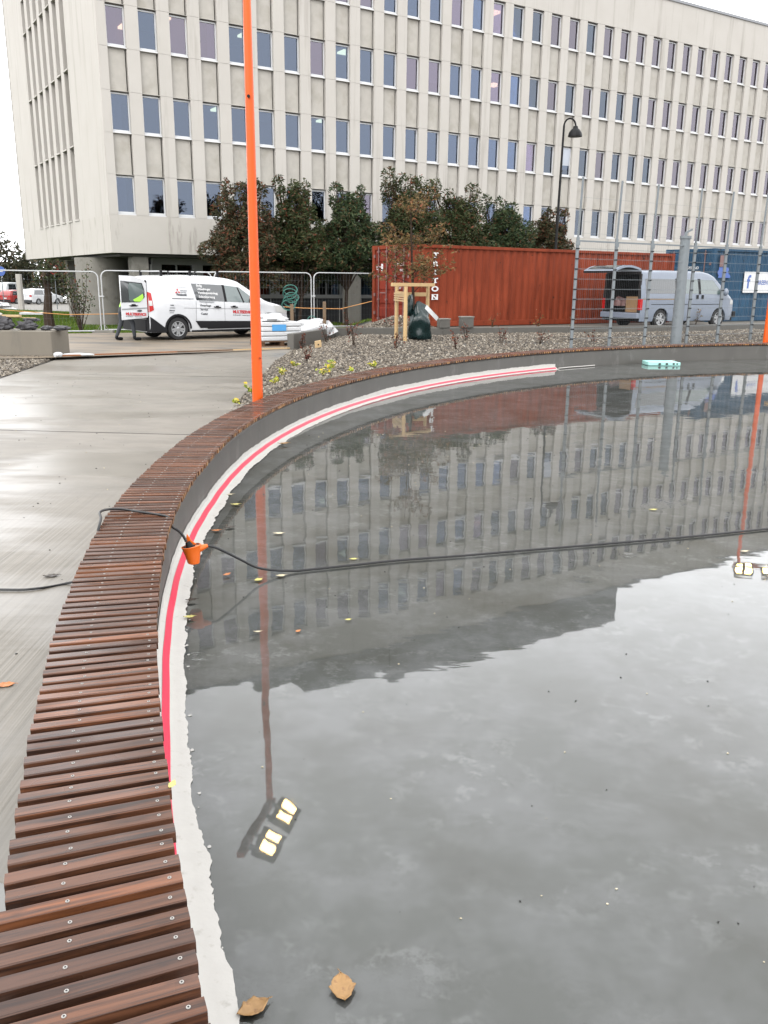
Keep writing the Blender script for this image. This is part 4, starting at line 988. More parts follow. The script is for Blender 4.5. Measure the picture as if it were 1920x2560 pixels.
for a in (0,2.92):
    for sg in (-1,1): wheel(gv_,a,sg*.80,.315,.205,sg,8)
    mb=MB(); mb.box(a-.37,a+.37,-.84,.84,.26,.68); mb.build('wheel_housing',M['plastic'],gv_,local=True)
mb=MB(); mb.blob((3.02,-1.04,1.22),(.07,.11,.13),5,.1); mb.bar((3.0,-.88,1.15),(3.0,-1.0,1.18),.05,.05); mb.build('wing_mirror',M['vwblue'],gv_,local=True,smooth=True)
mb=MB(); mb.box(-1.09,-.93,-.88,.88,.33,.52); mb.build('rear_bumper',M['vwblue'],gv_,local=True,bevel=.03)
mb=MB(); mb.box(3.80,3.98,-.80,.80,.33,.55); mb.build('front_bumper',M['plastic'],gv_,local=True,bevel=.03)
mb=MB(); W.patch(mb,[(3.48,.80),(3.82,.78),(3.76,.92),(3.5,.98)],.007); mb.build('headlight',M['lens'],gv_,local=True)
for sg in (-1,1):
    mb=MB(); mb.box(-.995,-.94,sg*.84-.06,sg*.84+.06,.62,.98); W.patch(mb,[(-.97,.62),(-.90,.62),(-.90,.98),(-.97,.98)],.006,sg); mb.build('tail_lamp',M['taillight'],gv_,local=True)
mb=MB(); I=[(-.96,-.84,.52),(-.96,.84,.52),(-.96,.72,1.80),(-.96,-.72,1.80)]; Fq=[(1.5,-.84,.52),(1.5,.84,.52),(1.5,.72,1.80),(1.5,-.72,1.80)]
mb.add(I+Fq,[(4,5,6,7),(0,1,5,4),(1,2,6,5),(2,3,7,6),(3,0,4,7)]); 
for s_ in (-1,1): mb.box(-.98,-.955,s_*.80-.05,s_*.80+.05,.50,1.80)
mb.box(-.98,-.955,-.80,.80,1.78,1.88); mb.build('cargo_space',M['vaninside'],gv_,local=True)
# raised tailgate, hinged at the roof edge
tg=MB(); tw=.78
def tgp(u,y,o): return (-.96-u*1.18, y*(tw-.06*u), 1.93+.16*math.sin(u*2.4)-.16*u**2*1.2+o)
tg.grid(lambda u,v:tgp(u,v*2-1,.035),10,4); tg.grid(lambda u,v:tgp(u,v*2-1,-.035),10,4,1,flip=True)
for e in (-1,1): tg.grid(lambda u,v:tgp(u,e,-.035+.07*v),10,1,0,flip=e>0)
tg.grid(lambda u,v:tgp(1,u*2-1,-.035+.07*v),4,1,1)
tgo=tg.build('tailgate',[M['vwblue'],M['plastic']],gv_,local=True,smooth=False)
mb=MB(); mb.grid(lambda u,v:tgp(.40+.52*u,(v*2-1)*.84,.042),6,3); mb.build('tailgate_glass',M['tint'],tgo,local=True)
# load inside the van: separate things resting on its floor
hv=heading(BB); vo=Vector((8.95,30.90,.165)); lc=lambda x,y,z: (vo.x+x*math.cos(hv)-y*math.sin(hv), vo.y+x*math.sin(hv)+y*math.cos(hv), vo.z+z)
b=thing('cardboard_box','brown cardboard box standing in the open back of the grey blue van','box',lc(-.62,-.42,.53),hv); mb=MB(); mb.box(-.26,.26,-.3,.3,0,.52); mb.box(-.27,.27,-.02,.02,.521,.524,1); mb.build('carton',[M['cardboard'],M['plank']],b,local=True,bevel=.01)
b=thing('rag_bundle','crumpled pale grey bundle lying in the open back of the grey blue van','bundle',lc(-.72,.30,.53),hv); mb=MB(); mb.blob((0,0,.2),(.25,.3,.26),7,.5,18,12,flat=0.); mb.build('cloth',M['lockbar'],b,local=True,smooth=True)
b=thing('toolbox','dark toolbox with a red tray beside the bundle in the grey blue van','toolbox',lc(-.35,.02,.53),hv); mb=MB(); mb.box(-.2,.2,-.28,.28,0,.36); mb.box(-.18,.18,-.26,.26,.362,.40,1); mb.tube([(0,-.15,.36),(0,-.12,.50),(0,.12,.50),(0,.15,.36)],.015,6); mb.build('case',[M['plastic'],M['decal_red']],b,local=True)

# ------------------------------------------------------------------ containers
def container(name,label,loc,bear,L,H,mside,mdoor,wd=2.44):
    c=thing(name,label,'shipping container',loc,heading(bear)); T=None
    fr=MB(); 
    for x in (0,L-.16):
        for y in (0,wd-.16): fr.box(x,x+.16,y,y+.16,.0,H)
    for y in (0,wd-.07): fr.box(.16,L-.16,y,y+.07,H-.10,H-.004); fr.box(.16,L-.16,y,y+.07,.02,.19)
    for x in (.01,L-.12): fr.box(x,x+.11,.16,wd-.16,H-.13,H-.004); fr.box(x,x+.11,.16,wd-.16,.02,.19)
    fr.build('frame',mside,c,local=True,bevel=.008)
    sd=MB()
    for y,sg in ((.045,1),(wd-.045,-1)):
        P=.285; n=int((L-.32)/P); P=(L-.32)/n; pr=[]
        for k in range(n):
            x=.16+k*P; pr+= [(x,0),(x+P*.28,0),(x+P*.5,.036*sg),(x+P*.78,.036*sg)]
        pr.append((L-.16,0))
        vs=[(x,y+d,z) for x,d in pr for z in (.19,H-.10)]
        sd.add(vs,[(2*i,2*i+2,2*i+3,2*i+1) for i in range(len(pr)-1)])
    sd.build('side_wall',mside,c,local=True)
    mb=MB(); mb.box(.1,L-.1,.06,wd-.06,H-.09,H-.03); mb.box(.1,L-.1,.06,wd-.06,.10,.17); mb.build('roof',mside,c,local=True)
    mb=MB()
    P=.28; zs=[.19]; pr=[]
    y=.16; n=8; Pp=(wd-.32)/n
    for k in range(n): pr+=[(y+k*Pp,0),(y+k*Pp+Pp*.3,0),(y+k*Pp+Pp*.5,.035),(y+k*Pp+Pp*.8,.035)]
    pr.append((wd-.16,0)); vs=[(L-.06-d,yy,z) for yy,d in pr for z in (.19,H-.12)]
    mb.add(vs,[(2*i,2*i+2,2*i+3,2*i+1) for i in range(len(pr)-1)]); mb.build('end_wall',mside,c,local=True)
    for y0,y1 in ((.165,wd/2-.006),(wd/2+.006,wd-.165)):
        mb=MB(); mb.box(.045,.075,y0,y1,.20,H-.14)
        hh=(H-.34)/5
        for k in range(5): z=.20+k*hh; mb.hexa([(.044,y0+.04,z+.05),(.044,y0+.04,z+hh-.05),(.044,y1-.04,z+hh-.05),(.044,y1-.04,z+.05),(.022,y0+.07,z+.09),(.022,y0+.07,z+hh-.09),(.022,y1-.07,z+hh-.09),(.022,y1-.07,z+.09)])
        d=mb.build('door',mdoor,c,local=True)
        for y in (y0+.27,y1-.27):
            mb=MB(); mb.tube([(-.005,y,.10),(-.005,y,H-.06)],.019,8)
            for z in (.22,.85,1.6,H-.2): mb.box(-.03,.03,y-.05,y+.05,z-.03,z+.03)
            mb.build('locking_bar',M['lockbar'],d,local=True)
        mb=MB()
        for z in (.35,.95,1.55,2.2): mb.box(-.01,.03,(y0-.05) if y0<1 else y1-.04,(y0+.04) if y0<1 else y1+.05,z,z+.10)
        mb.box(-.045,-.02,y0+.27,y0+.62,1.05,1.085); mb.build('hinge',M['lockbar'],d,local=True)
    return c
RB=58.5; RH=2.59
rc=container('red_container','long rust red shipping container with white letters down its side, left of the vans','',0,0,0,0,0) if False else None
rc=container('shipping_container','long rust red container with white letters stacked down its side',(.78,28.25,.19),RB,12.19,RH,M['cont_red'],M['cont_door'])
zc=2.19
for ch in 'TRITON':
    text_mesh(ch,.30,lambda a,b,zc=zc:(.93+a*1.15,-.006,zc+b*.74),'lettering',M['decal_white'],rc,offset=.012,align='CENTER')
    if ch in 'TIN':
        mb=MB()
        for (dx,dz) in ((0,0),(0,.152)):
            if ch=='T' and dz: continue
            mb.add([(  .93-(.07 if ch!='N' else .13),-.0065,zc+dz),(.93+(.07 if ch!='N' else .13),-.0065,zc+dz),(.93+(.07 if ch!='N' else .13),-.0065,zc+dz+.018),(  .93-(.07 if ch!='N' else .13),-.0065,zc+dz+.018)],[(0,1,2,3)])
        mb.build('lettering',M['decal_white'],rc,local=True)
    zc-=.262
dt=lambda y,z,o=0: (-.0-.012+.03-.0,y,z)
E1=lambda txt,y,z,sz,mt: text_mesh(txt,sz,lambda a,b:(.0185,y-a,z+b),'lettering',M[mt],rc,offset=.001)
E1('TTNU 526',.95,1.93,.115,'decal_white'); E1('4310',.72,1.76,.10,'decal_white'); E1('MAX. GROSS',2.2,1.88,.06,'decal_white'); E1('TARE',2.2,1.80,.06,'decal_white'); E1('CU.CAP',.96,1.20,.10,'decal_white'); E1('67.6',.92,1.04,.10,'decal_white'); E1('2390',.92,.90,.10,'decal_white')
mb=MB(); mb.add([(.0185,1.88,1.78),(.0185,1.76,1.78),(.0185,1.76,2.0),(.0185,1.88,2.0)],[(0,1,2,3)]); mb.build('white_sticker',M['decal_white'],rc,local=True)
mb=MB(); mb.add([(.0185,.98,.50),(.0185,.80,.50),(.0185,.80,.80),(.0185,.98,.80)],[(0,1,2,3)]); mb.build('yellow_sticker',simple('yellow_sticker_paint',(.62,.40,.03),.5,.1),rc,local=True)
mb=MB(); mb.box(12.19,12.205,.05,.2,.1,2.5); mb.build('pale_corner_strip',M['plank'],rc,local=True)
bc=container('shipping_container','dark blue container with a white sign behind the grey blue van',(12.9,35.2,.19),RB,12.19,2.84,M['cont_blue'],M['cont_blue'])
mb=MB(); mb.box(1.95,4.8,-.03,-.008,1.15,1.98); sg=mb.build('sign_panel',M['decal_white'],bc,local=True)
text_mesh('GREEN',.24,lambda a,b:(2.75+a,-.033,1.48+b),'lettering',M['decal_blue'],sg,offset=.006); text_mesh('f',.72,lambda a,b:(2.14+a,-.033,1.34+b),'lettering',M['decal_blue'],sg,offset=.02)
mb=MB(); mb.box(.35,.62,-.02,-.008,2.15,2.58); mb.build('sticker_frame',M['lockbar'],bc,local=True); 
mb=MB(); mb.grid(lambda u,v:(.32+.75*u*(1-.25*v)+.05*math.sin(v*9),-.0065,1.72+.40*v),8,5); mb.build('blue_paint_patch',M['decal_blue'],bc,local=True)
text_mesh('HAUGESUND',.15,lambda a,b:(.0185,1.62-a,2.05+b),'lettering',M['decal_white'],bc,offset=.003); mb=MB(); mb.add([(.0185,1.35,1.72),(.0185,.62,1.72),(.0185,.62,1.98),(.0185,1.35,1.98)],[(0,1,2,3)]); mb.build('cream_label',M['plank'],bc,local=True)
# ------------------------------------------------------------------ fences
def mesh_panel(a,b,label,h=2.0,z0=-.05):
    a=Vector((*a,0)); b=Vector((*b,0)); d=(b-a).normalized(); L=(b-a).length; z=gz(a.x,a.y)
    t=thing('site_fence_panel',label,'fence panel',((a.x+b.x)/2,(a.y+b.y)/2,z),group='temporary fence panels along the road')
    P=lambda s,q:(a.x+d.x*s,a.y+d.y*s,z+q)
    mb=MB(); r=.2; e=.05
    path=[P(e,.06),P(e,h-r)]+[P(e+r-r*math.cos(k*math.pi/10),h-r+r*math.sin(k*math.pi/10)) for k in range(1,6)]
    path+= [P(L-e-r+r*math.sin(k*math.pi/10),h-r+r*math.cos(k*math.pi/10)) for k in range(0,6)]+[P(L-e,h-r),P(L-e,.06)]
    mb.tube(path,.021,8); mb.tube([P(e,.14),P(L-e,.14)],.021,8); mb.build('pipe_frame',M['galvlight'],t,smooth=True)
    mb=MB(); w=.0010
    k=0
    s=.14
    while s<L-.08: mb.bar(P(s,.14),P(s,h-.02),w*2,w*2,up=(d.x,d.y,0)); s+=.115
    q=.30
    while q<h-.1: mb.bar(P(e,q),P(L-e,q),w*2,w*2); q+=.24
    mb.build('wire_mesh',M['galv'],t)
    mb=MB(); c=P(e-.05,0); mb.box(c[0]-.34,c[0]+.34,c[1]-.11,c[1]+.11,z,z+.13)
    mb.bar((c[0]-.17,c[1],z+.125),(c[0]-.05,c[1],z+.34),.03,.02); mb.bar((c[0]+.17,c[1],z+.125),(c[0]+.05,c[1],z+.34),.03,.02)
    mb.build('foot_block',M['column'],t,bevel=.01); mb=MB(); mb.box(c[0]-.06,c[0]+.1,c[1]-.04,c[1]+.04,z+1.18,z+1.22); mb.build('clamp',M['galvlight'],t)
J=[(-12.55,27.25),(-9.23,28.5),(-5.87,29.95),(-2.62,31.35),(.55,32.75)]
for i,lb in enumerate(('temporary fence panel before the round pier, farthest left','temporary fence panel right behind the open van door','temporary fence panel behind the nose of the white van','temporary fence panel running in behind the red container doors')):
    mesh_panel(J[i],J[i+1],lb)
# tall mesh fence on the right
tf=thing('mesh_fence','tall galvanised mesh fence with thin upper arms and wires behind the far bench','fence',(3.85,18.3,.2))
FP=[(3.86,18.15),(4.80,18.75),(5.72,19.32),(6.90,20.05),(7.82,20.62),(8.86,21.25),(9.9,21.9),(10.95,22.55)]
def fpt(i): return FP[i]
for i,(x,y) in enumerate(FP):
    z=.12
    mb=MB(); mb.box(x-.028,x+.028,y-.028,y+.028,z,2.52); mb.box(x-.045,x+.045,y-.034,y-.0281,2.36,2.44)
    o=mb.build('post',M['galv'],tf)
    mb=MB(); mb.bar((x,y,2.5),(x+.02,y-.02,3.66),.030,.034); mb.build('upper_arm',M['galv'],tf)
    mb=MB()
    for q in np.arange(.3,2.5,.2): mb.box(x-.036,x+.036,y-.038,y-.0285,q-.012,q+.012)
    mb.build('clips',M['plastic'],tf)
mb=MB()
for q in list(np.arange(.3,2.5,.2))+[2.6,2.82,3.04,3.28]:
    rr=.0046 if q<2.45 else .003
    for i in range(len(FP)-1):
        (x0,y0),(x1,y1)=FP[i],FP[i+1]
        mb.bar((x0,y0-.036,q),(x1,y1-.036,q),rr,rr)
        if q<2.5: mb.bar((x0,y0-.022,q+.012),(x1,y1-.022,q+.012),rr*.7,rr*.7)
for i in range(len(FP)-1):
    (x0,y0),(x1,y1)=FP[i],FP[i+1]
    mb.bar((x0,y0,2.45),(x1,y1,2.45),.03,.03)
    for k in range(1,20): f=k/20; mb.bar((x0+(x1-x0)*f,y0+(y1-y0)*f-.03,.2),(x0+(x1-x0)*f,y0+(y1-y0)*f-.03,2.45),.0014,.0014,up=(0,1,0))
mb.build('wire_mesh',M['galv'],tf)
x,y=6.62,19.92
gp=thing('steel_post','thick galvanised steel post on a white base plate among the thin fence posts','post',(x,y,.18))
mb=MB(); mb.tube([(x,y,.1),(x,y,2.62)],[.125,.105],16); mb.build('shaft',M['galv'],gp,smooth=True)
mb=MB(); mb.tube([(x,y,2.6),(x,y,2.66)],.125,16); mb.tube([(x,y,2.66),(x,y,2.74)],.035,8); mb.bar((x-.02,y,2.72),(x+.13,y,2.80),.05,.04); mb.build('cap',M['galv'],gp)
mb=MB(); mb.box(x-.30,x+.34,y-.34,y+.2,.10,.235); mb.build('base_plate',M['whitesheet'],gp,bevel=.02)
# ------------------------------------------------------------------ orange lamp posts
def lamp_post(base,top,label,arm,flip=1):
    x,y,z=base; t=thing('orange_lamp_post',label,'lamp post',base,group='orange floodlight posts around the pool')
    mb=MB(); mb.tube([(x,y,z),(x,y,.3),(x,y,top)],[.063,.0605,.038],20); mb.build('pole',M['orange'],t,smooth=True)
    mb=MB(); mb.tube([(x,y,z),(x,y,z+.03)],.11,16); mb.build('foot_ring',M['orange'],t)
    mb=MB(); A=Vector((*arm,0)); B=Vector((-A.y,A.x,0))*flip; c0=Vector((x,y,top-.06))
    mb.bar(c0-A*.12,c0+A*.98,.09,.07); mb.build('cross_arm',M['orange'],t)
    for q in (.0,.21,.62,.82):
        c=c0+A*q+B*.27
        mb=MB(); nrm=(B*.45+Vector((0,0,-1))).normalized(); u=A; v=nrm.cross(u)
        def bx(hu,hv,w0,w1): return [c+u*(a*hu)+v*(b*hv)+nrm*w for w in (w0,w1) for a,b in ((-1,-1),(1,-1),(1,1),(-1,1))]
        mb.hexa(bx(.104,.15,-.09,.0)); mb.bar(c0+A*q-B*.02,c+v*0-nrm*.05,.05,.03)
        h=mb.build('floodlight',M['lamp_house'],t)
        mb=MB(); mb.hexa(bx(.068,.085,.001,.008)); mb.build('lit_lens',M['flood'],h)
    return t
lp=lamp_post((-1.43,9.60,-.02),4.93,'tall orange lamp post standing right behind the curving bench',(-.20,-.98),1)
mb=MB(); mb.tube([(-1.43,9.53,3.42),(-1.43,9.548,3.42)],.016,10); mb.build('bolt_hole',M['black'],lp); mb=MB(); mb.bar((-1.395,9.547,.78),(-1.375,9.553,.775),.03,.006); mb.build('hatch_notch',M['black'],lp)
lamp_post((8.90,20.45,.1),5.25,'orange lamp post at the far right edge of the view beyond the mesh fence',(.97,-.22),-1)
# black street lamp by the containers
x,y=7.15,38.0; sl_=thing('street_lamp','black swan neck street lamp rising behind the red container','street lamp',(x,y,gz(x,y)))
mb=MB(); zt=7.85; z0=gz(x,y); pts=[(x,y,z0),(x,y,2.5),(x+.05,y,zt)]+[(x+.05+.24*(1-math.cos(a)),y,zt+.30*math.sin(a)) for a in np.linspace(.25,math.pi*.98,10)]
mb.tube(pts,[.075,.06]+[.042]+[.036]*10,10); mb.build('swan_neck_pole',M['black'],sl_,smooth=True)
ex=pts[-1]; mb=MB(); mb.lathe([(.02,0.02),(.09,-.02),(.11,-.10),(.19,-.16),(.26,-.26),(.29,-.38),(.29,-.41)],18,T=lambda a,b,c:(ex[0]+a,ex[1]+b,ex[2]+c)); mb.build('lamp_shade',M['black'],sl_,smooth=True)
# ------------------------------------------------------------------ tree stakes, bag, blocks
def stakes(base,dx,label,posts,ztop,beams):
    t=thing('tree_stakes',label,'tree support',(base[0],base[1],gg(*base)))
    for (px,py) in posts:
        z=gg(px,py); mb=MB(); mb.tube([(px,py,z-.1),(px,py,ztop)],[.052,.046],12); mb.build('stake',M['stake'],t,smooth=True)
    for (a,b,z,w,h) in beams: 
        mb=MB(); mb.bar((*a,z),(*b,z),w,h); mb.build('cross_rail',M['stake'],t,bevel=.006)
    return t
A_,B_,C_=(.48,21.9),(.27,22.95),(1.09,23.25)
st_=stakes((.6,22.6),0,'three pale wooden stakes joined by rails around the young bronze tree',[A_,B_,C_],1.50+Z0,[((.14,21.88),(1.22,22.9),1.545+Z0,.10,.085),((.46,21.97),(.27,22.9),1.32+Z0,.06,.11),((.27,22.9),(1.05,23.2),1.30+Z0,.06,.10)])
mb=MB()
for k in range(4): mb.bar((.20,22.88,1.16+Z0+.055*k),(.44,21.9,1.15+Z0+.055*k),.012,.035)
mb.build('tie_strap',M['plank'],st_)
D_=[(11.35,25.1),(12.4,25.6)]
stakes((11.8,25.3),0,'weathered wooden stakes and rail of another tree at the far right edge',D_,.95+Z0,[((11.1,25.0),(12.6,25.65),.99+Z0,.10,.09),((11.3,25.15),(12.4,25.65),.78+Z0,.05,.12)])
bx_,by_=.86,22.25
mb=MB(); bag=thing('plastic_bag','dark green plastic sack leaning on the young tree between the stakes','bag',(bx_,by_,gg(bx_,by_)))
mb.blob((bx_,by_,gg(bx_,by_)+.36),(.28,.27,.50),9,.38,30,22,fr=1.7,flat=-.33); mb.build('sack',M['bag'],bag,smooth=True)
mb=MB(); mb.blob((bx_-.26,by_+.05,gg(bx_,by_)+.86),(.09,.08,.26),5,.35,12,10,fr=3.); mb.build('gathered_neck',M['bag'],bag,smooth=True)
mb=MB(); mb.grid(lambda u,v:(bx_+.10+.30*u+.05*v,by_-.30-.02*math.sin(u*3),gg(bx_,by_)+.80-.30*u+.09*v),6,2); mb.build('pale_flap',M['galvlight'],bag)
for i,(x,y,lb) in enumerate([(1.72,26.2,'grey concrete block sitting on the kerb wall, the left of two'),(2.42,26.45,'grey concrete block with a pale lid on the kerb wall, the right of two')]):
    b=thing('concrete_block',lb,'block',(x,y,.30),R_(25),'concrete blocks on the kerb wall'); h=.24+.06*i; w=.17+.03*i
    mb=MB(); mb.box(-w,w,-.11,.11,0,h); mb.build('block',M['kerb'],b,local=True,bevel=.012); mb=MB(); mb.box(-w-.015,w+.015,-.12,.12,h+.001,h+.035); mb.build('lid',M['column'],b,local=True,bevel=.006)
# gravel heap at the container corner
mb=MB()
for k in range(1600):
    a=random.uniform(0,6.28); r=random.random()**.5; x=.35+1.35*r*math.cos(a); y=27.35+.55*r*math.sin(a); stone(mb,x,y,gz(1.5,28.5)+.42*(1-r)**1.1+.02,random.uniform(.02,.04))
tag(mb.build('gravel_heap',M['gravel']),kind='stuff')
# offcut of wood with a round hole
x,y=settle(-1.52,19.55,.15); wo=thing('wood_offcut','small pale wooden offcut with a dark round hole standing in the gravel','offcut',(x,y,gg(x,y)),R_(12))
mb=MB(); mb.hexa([(-.075,-.03,0.),(.085,-.03,.03),(.085,.03,.03),(-.075,.03,0),(-.09,-.03,.17),(.07,-.03,.20),(.07,.03,.20),(-.09,.03,.17)]); mb.build('block',M['plank'],wo,local=True,bevel=.006); mb=MB(); mb.tube([(0,-.034,.09),(0,-.0305,.09)],.019,12); mb.build('hole',M['black'],wo,local=True)
# ------------------------------------------------------------------ pallet with white sacks, tarp heap, post, hoses
x,y=-2.98,23.75; ro=R_(28)
pa=thing('pallet','weathered brown wooden pallet beneath the wrapped white load','pallet',(x,y,-.095),ro)
mb=MB()
for q in (-.5,-.25,0,.25,.5): mb.box(-.6,.6,q*.8-.045,q*.8+.045,.120,.142)
for q in (-.55,0,.55):
    mb.box(q-.05,q+.05,-.45,.45,.0965,.1195)
    for w in (-.38,0,.38): mb.box(q-.055,q+.055,w-.05,w+.05,.022,.096)
for w in (-.38,0,.38): mb.box(-.6,.6,w-.05,w+.05,0,.0215)
mb.build('deck',M['oldwood'],pa,local=True)
wl_=thing('wrapped_load','white plastic wrapped stack with a blue label on the wooden pallet','wrapped stack',(x,y,.05),ro)
mb=MB()
for k in range(4): mb.box(-.56-.01*(k%2),.56+.012*(k%2),-.42,.42,.002+.125*k,.118+.125*k)
mb.build('stack',M['whitesheet'],wl_,local=True,bevel=.025)
mb=MB(); mb.blob((-.15,0,.53),(.50,.42,.17),6,.35,24,12,fr=2.2,flat=-.03); mb.build('loose_cover',M['whitesheet'],wl_,local=True,smooth=True)
mb=MB(); mb.box(-.28,.12,-.4275,-.4215,.26,.43); mb.build('blue_label',M['bluelabel'],wl_,local=True)
x,y=-2.0,25.1
tp_=thing('tarp_heap','white plastic tarp heap slumping behind the end of the kerb wall','tarp',(x,y,-.095)); mb=MB()
mb.blob((x-.15,y,.30),(.62,.38,.26),12,.45,30,16,fr=1.8,flat=-.3); mb.hexa([(x+.15,y-.2,.0),(x+.62,y-.2,.22),(x+.62,y+.2,.22),(x+.15,y+.2,0),(x+.1,y-.12,.50),(x+.36,y-.08,.52),(x+.36,y+.08,.52),(x+.1,y+.12,.50)]); mb.build('sheet',M['whitesheet'],tp_,smooth=True)
for x,y,h,lb in ((-1.75,24.9,1.05,'weathered wooden post standing up out of the white tarp heap'),(-2.62,24.4,.98,'thin wooden post between the wrapped stack and the tarp heap')):
    p=thing('wooden_post',lb,'post',(x,y,-.1)); mb=MB(); mb.box(x-.045,x+.045,y-.03,y+.03,-.1,h); mb.build('timber',M['brownwood'],p,bevel=.006)
x,y=-3.05,26.6
hs=thing('hose_coil','dark green hose coiled and hung above the white van bonnet on a stick','hose',(x,y,-.1)); mb=MB()
mb.tube([(x+.25,y,-.1),(x+.22,y,1.0)],.012,6); mb.build('stick',M['galv'],hs)
mb=MB()
for k in range(5):
    c=(x+random.uniform(-.04,.20),y,1.0+.11*k-.1); mb.tube([(c[0]+.17*math.cos(a)*1.2,c[1]+.05*math.sin(a*2),c[2]+.15*math.sin(a)) for a in np.linspace(0,6.28,18)],.017,6)
mb.build('coil',M['greenrope'],hs,smooth=True)
x,y=-2.15,25.4; hs=thing('hose_loop','small green hose loop arching above the white tarp heap','hose'  ,(x,y,.4)); mb=MB(); mb.tube([(x+.14*math.cos(a),y,.46+.17*math.sin(a)) for a in np.linspace(-.2,3.4,14)],.014,6); mb.build('loop',M['greenrope'],hs,smooth=True)
# warning rope
rp=[(-14.2,28.6,.85),(-12.2,28.2,.60),(-10.4,28.55,.47),(-8.8,28.9,.50),(-7.2,29.4,.72),(-4.6,30.3,.80),(-2.9,30.6,.70),(-1.6,30.8,.68),(-.4,30.55,.98)]
mb=MB(); cur=[]
for i in range(len(rp)-1):
    for k in range(6):
        f=k/6; cur.append(tuple(rp[i][q]+(rp[i+1][q]-rp[i][q])*(f*f*(3-2*f)*.4+f*.6) for q in range(3)))
mb.tube(cur+[rp[-1]],.013,6); tag(mb.build('warning_rope',M['rope'],smooth=True),'thin orange yellow rope sagging across the lawn behind the fence panels','rope')
# ------------------------------------------------------------------ low wall at the left with its stones
lw=thing('low_wall','short pale concrete wall with dark runs of dirt at the left','wall',(-9.6,19.75,-.1),R_(-2.))
mb=MB(); mb.box(-2.6,2.08,-.1,.9,0,.555); mb.build('wall_block',M['block'],lw,local=True,bevel=.015)
for (dx,w,h,dy,lb,mt) in [(.25,.23,.30,.2,'large grey stone block under the plank on the low wall','stones'),(.78,.22,.20,.22,'grey slab right of the large stone block on the low wall','stones'),(.80,.18,.09,.45,'thin slab lying on the right hand grey slab','stones'),(-.3,.24,.12,.2,'flat dark stone left of the large stone block','stones'),(-.62,.22,.07,.3,'lowest dark stone at the left end of the row on the low wall','stones'),(1.22,.13,.10,.2,'small purplish stone on the low wall','stones'),(1.55,.19,.10,.25,'last flat stone near the right end of the low wall','stones')]:
    bz_=.455+(.18 if 'thin slab' in lb else 0)
    px,py=-9.6+dx,19.75+dy; px+=.62; b=thing('stone',lb,'stone',(px,py,bz_),random.uniform(-.2,.2),'stones on the low wall')
    mb=MB(); j=lambda:random.uniform(.85,1.)
    mb.hexa([(-w*j(),-.14,0),(w*j(),-.14,0),(w*j(),.14,0),(-w*j(),.14,0),(-w*j()*.93,-.12,h*j()),(w*j()*.93,-.12,h*j()),(w*j()*.93,.12,h*j()),(-w*j()*.93,.12,h*j())]); mb=MB(); mb.blob((0,0,h*.5),(w,.15,h*.56),len(lb)%50,.42,20,14,fr=2.6,flat=-h*.5); mb.build('rock',M[mt],b,local=True)
b=thing('plank','short yellow plank resting across the stone blocks on the low wall','plank',(-8.75,19.98,.745),R_(-3)); mb=MB(); mb.box(-.38,.42,-.07,.07,0,.045); mb.build('board',M['plank'],b,local=True,bevel=.004); mb=MB(); mb.bar((-.62,-.02,-.004),(.75,.05,-.015),.03,.012,m=0); mb.build('lath',M['stake'],b,local=True); mb=MB(); mb.blob((-.08,0,.06),(.09,.04,.03),3,.3); mb.build('foam_scrap',M['seal'],b,local=True,smooth=True)
b=thing('white_board','flat white board lying on the grass left of the low wall stones','board',(-20,50,gz(-20,50)+.04)); mb=MB(); mb.box(-20.7,-19.4,49.5,50.6,gz(-20,50)+.04,gz(-20,50)+.15); mb.build('board',M['whitesheet'],b)
b=thing('white_edging','narrow white strip lying behind the low wall','strip',(-8.1,20.9,.0)); mb=MB(); mb.bar((-8.7,20.75,.40),(-7.9,20.85,.40),.06,.02); mb.bar((-8.3,20.8,-.09),(-8.3,20.8,.39),.03,.03); mb.build('strip',M['whitesheet'],b)
# ------------------------------------------------------------------ far left: cars, post, signs
def small_car(label,name,loc,rot,paint,L=4.4,h=1.62,wb=2.6,group='cars parked far beyond the lawn'):
    t=thing(name,label,'car',loc,rot,group)
    k=h/1.62
    Cc=Car([(-.85,.95*k),(-.80,1.30*k),(-.55,1.56*k),(0,1.62*k),(1.2,1.60*k),(1.6,1.48*k),(2.25,1.08*k),(3.1,.92*k),(L-.95,.72*k),(L-.85,.45)],.9,.95*k,.20,-.85,L-.85,(0,wb),.36,.31,.25,.6,.25,.12)
    Cc.body(paint,t)
    mb=MB(); 
    for sg in (-1,1): Cc.patch(mb,[(-.55,1.02*k),(.75,1.0*k),(.75,1.48*k),(-.35,1.48*k)],.006,sg); Cc.patch(mb,[(.83,1.0*k),(1.95,1.0*k),(1.45,1.46*k),(.83,1.48*k)],.006,sg)
    mb.build('side_window',M['tint'],t,local=True)
    mb=MB(); mb.hexa([(-.862,-.66,1.0*k),(-.862,.66,1.0*k),(-.80,.62,1.0*k),(-.80,-.62,1.0*k),(-.60,-.58,1.50*k),(-.60,.58,1.50*k),(-.5,.5,1.5*k),(-.5,-.5,1.5*k)]); mb.build('rear_window',M['tint'],t,local=True)
    for sg in (-1,1):
        mb=MB(); mb.box(-.875,-.82,sg*.66-.15,sg*.66+.15,.80*k,.98*k); mb.build('tail_lamp',M['taillight'],t,local=True)
    for a in (0,wb):
        for sg in (-1,1): wheel(t,a,sg*.78,.32,.2,sg,6)
    mb=MB(); mb.box(-.90,-.80,-.8,.8,.28,.48); mb.box(-.88,-.86,-.26,.26,.58,.70,1); mb.build('rear_bumper',[M['plastic'],M['decal_white']],t,local=True)
    mb=MB(); mb.onroof=None; Cc.onroof(mb,1.62,2.22,-.8,.8); mb.build('windscreen',M['tint'],t,local=True)
gzz=lambda x,y:gz(x,y)
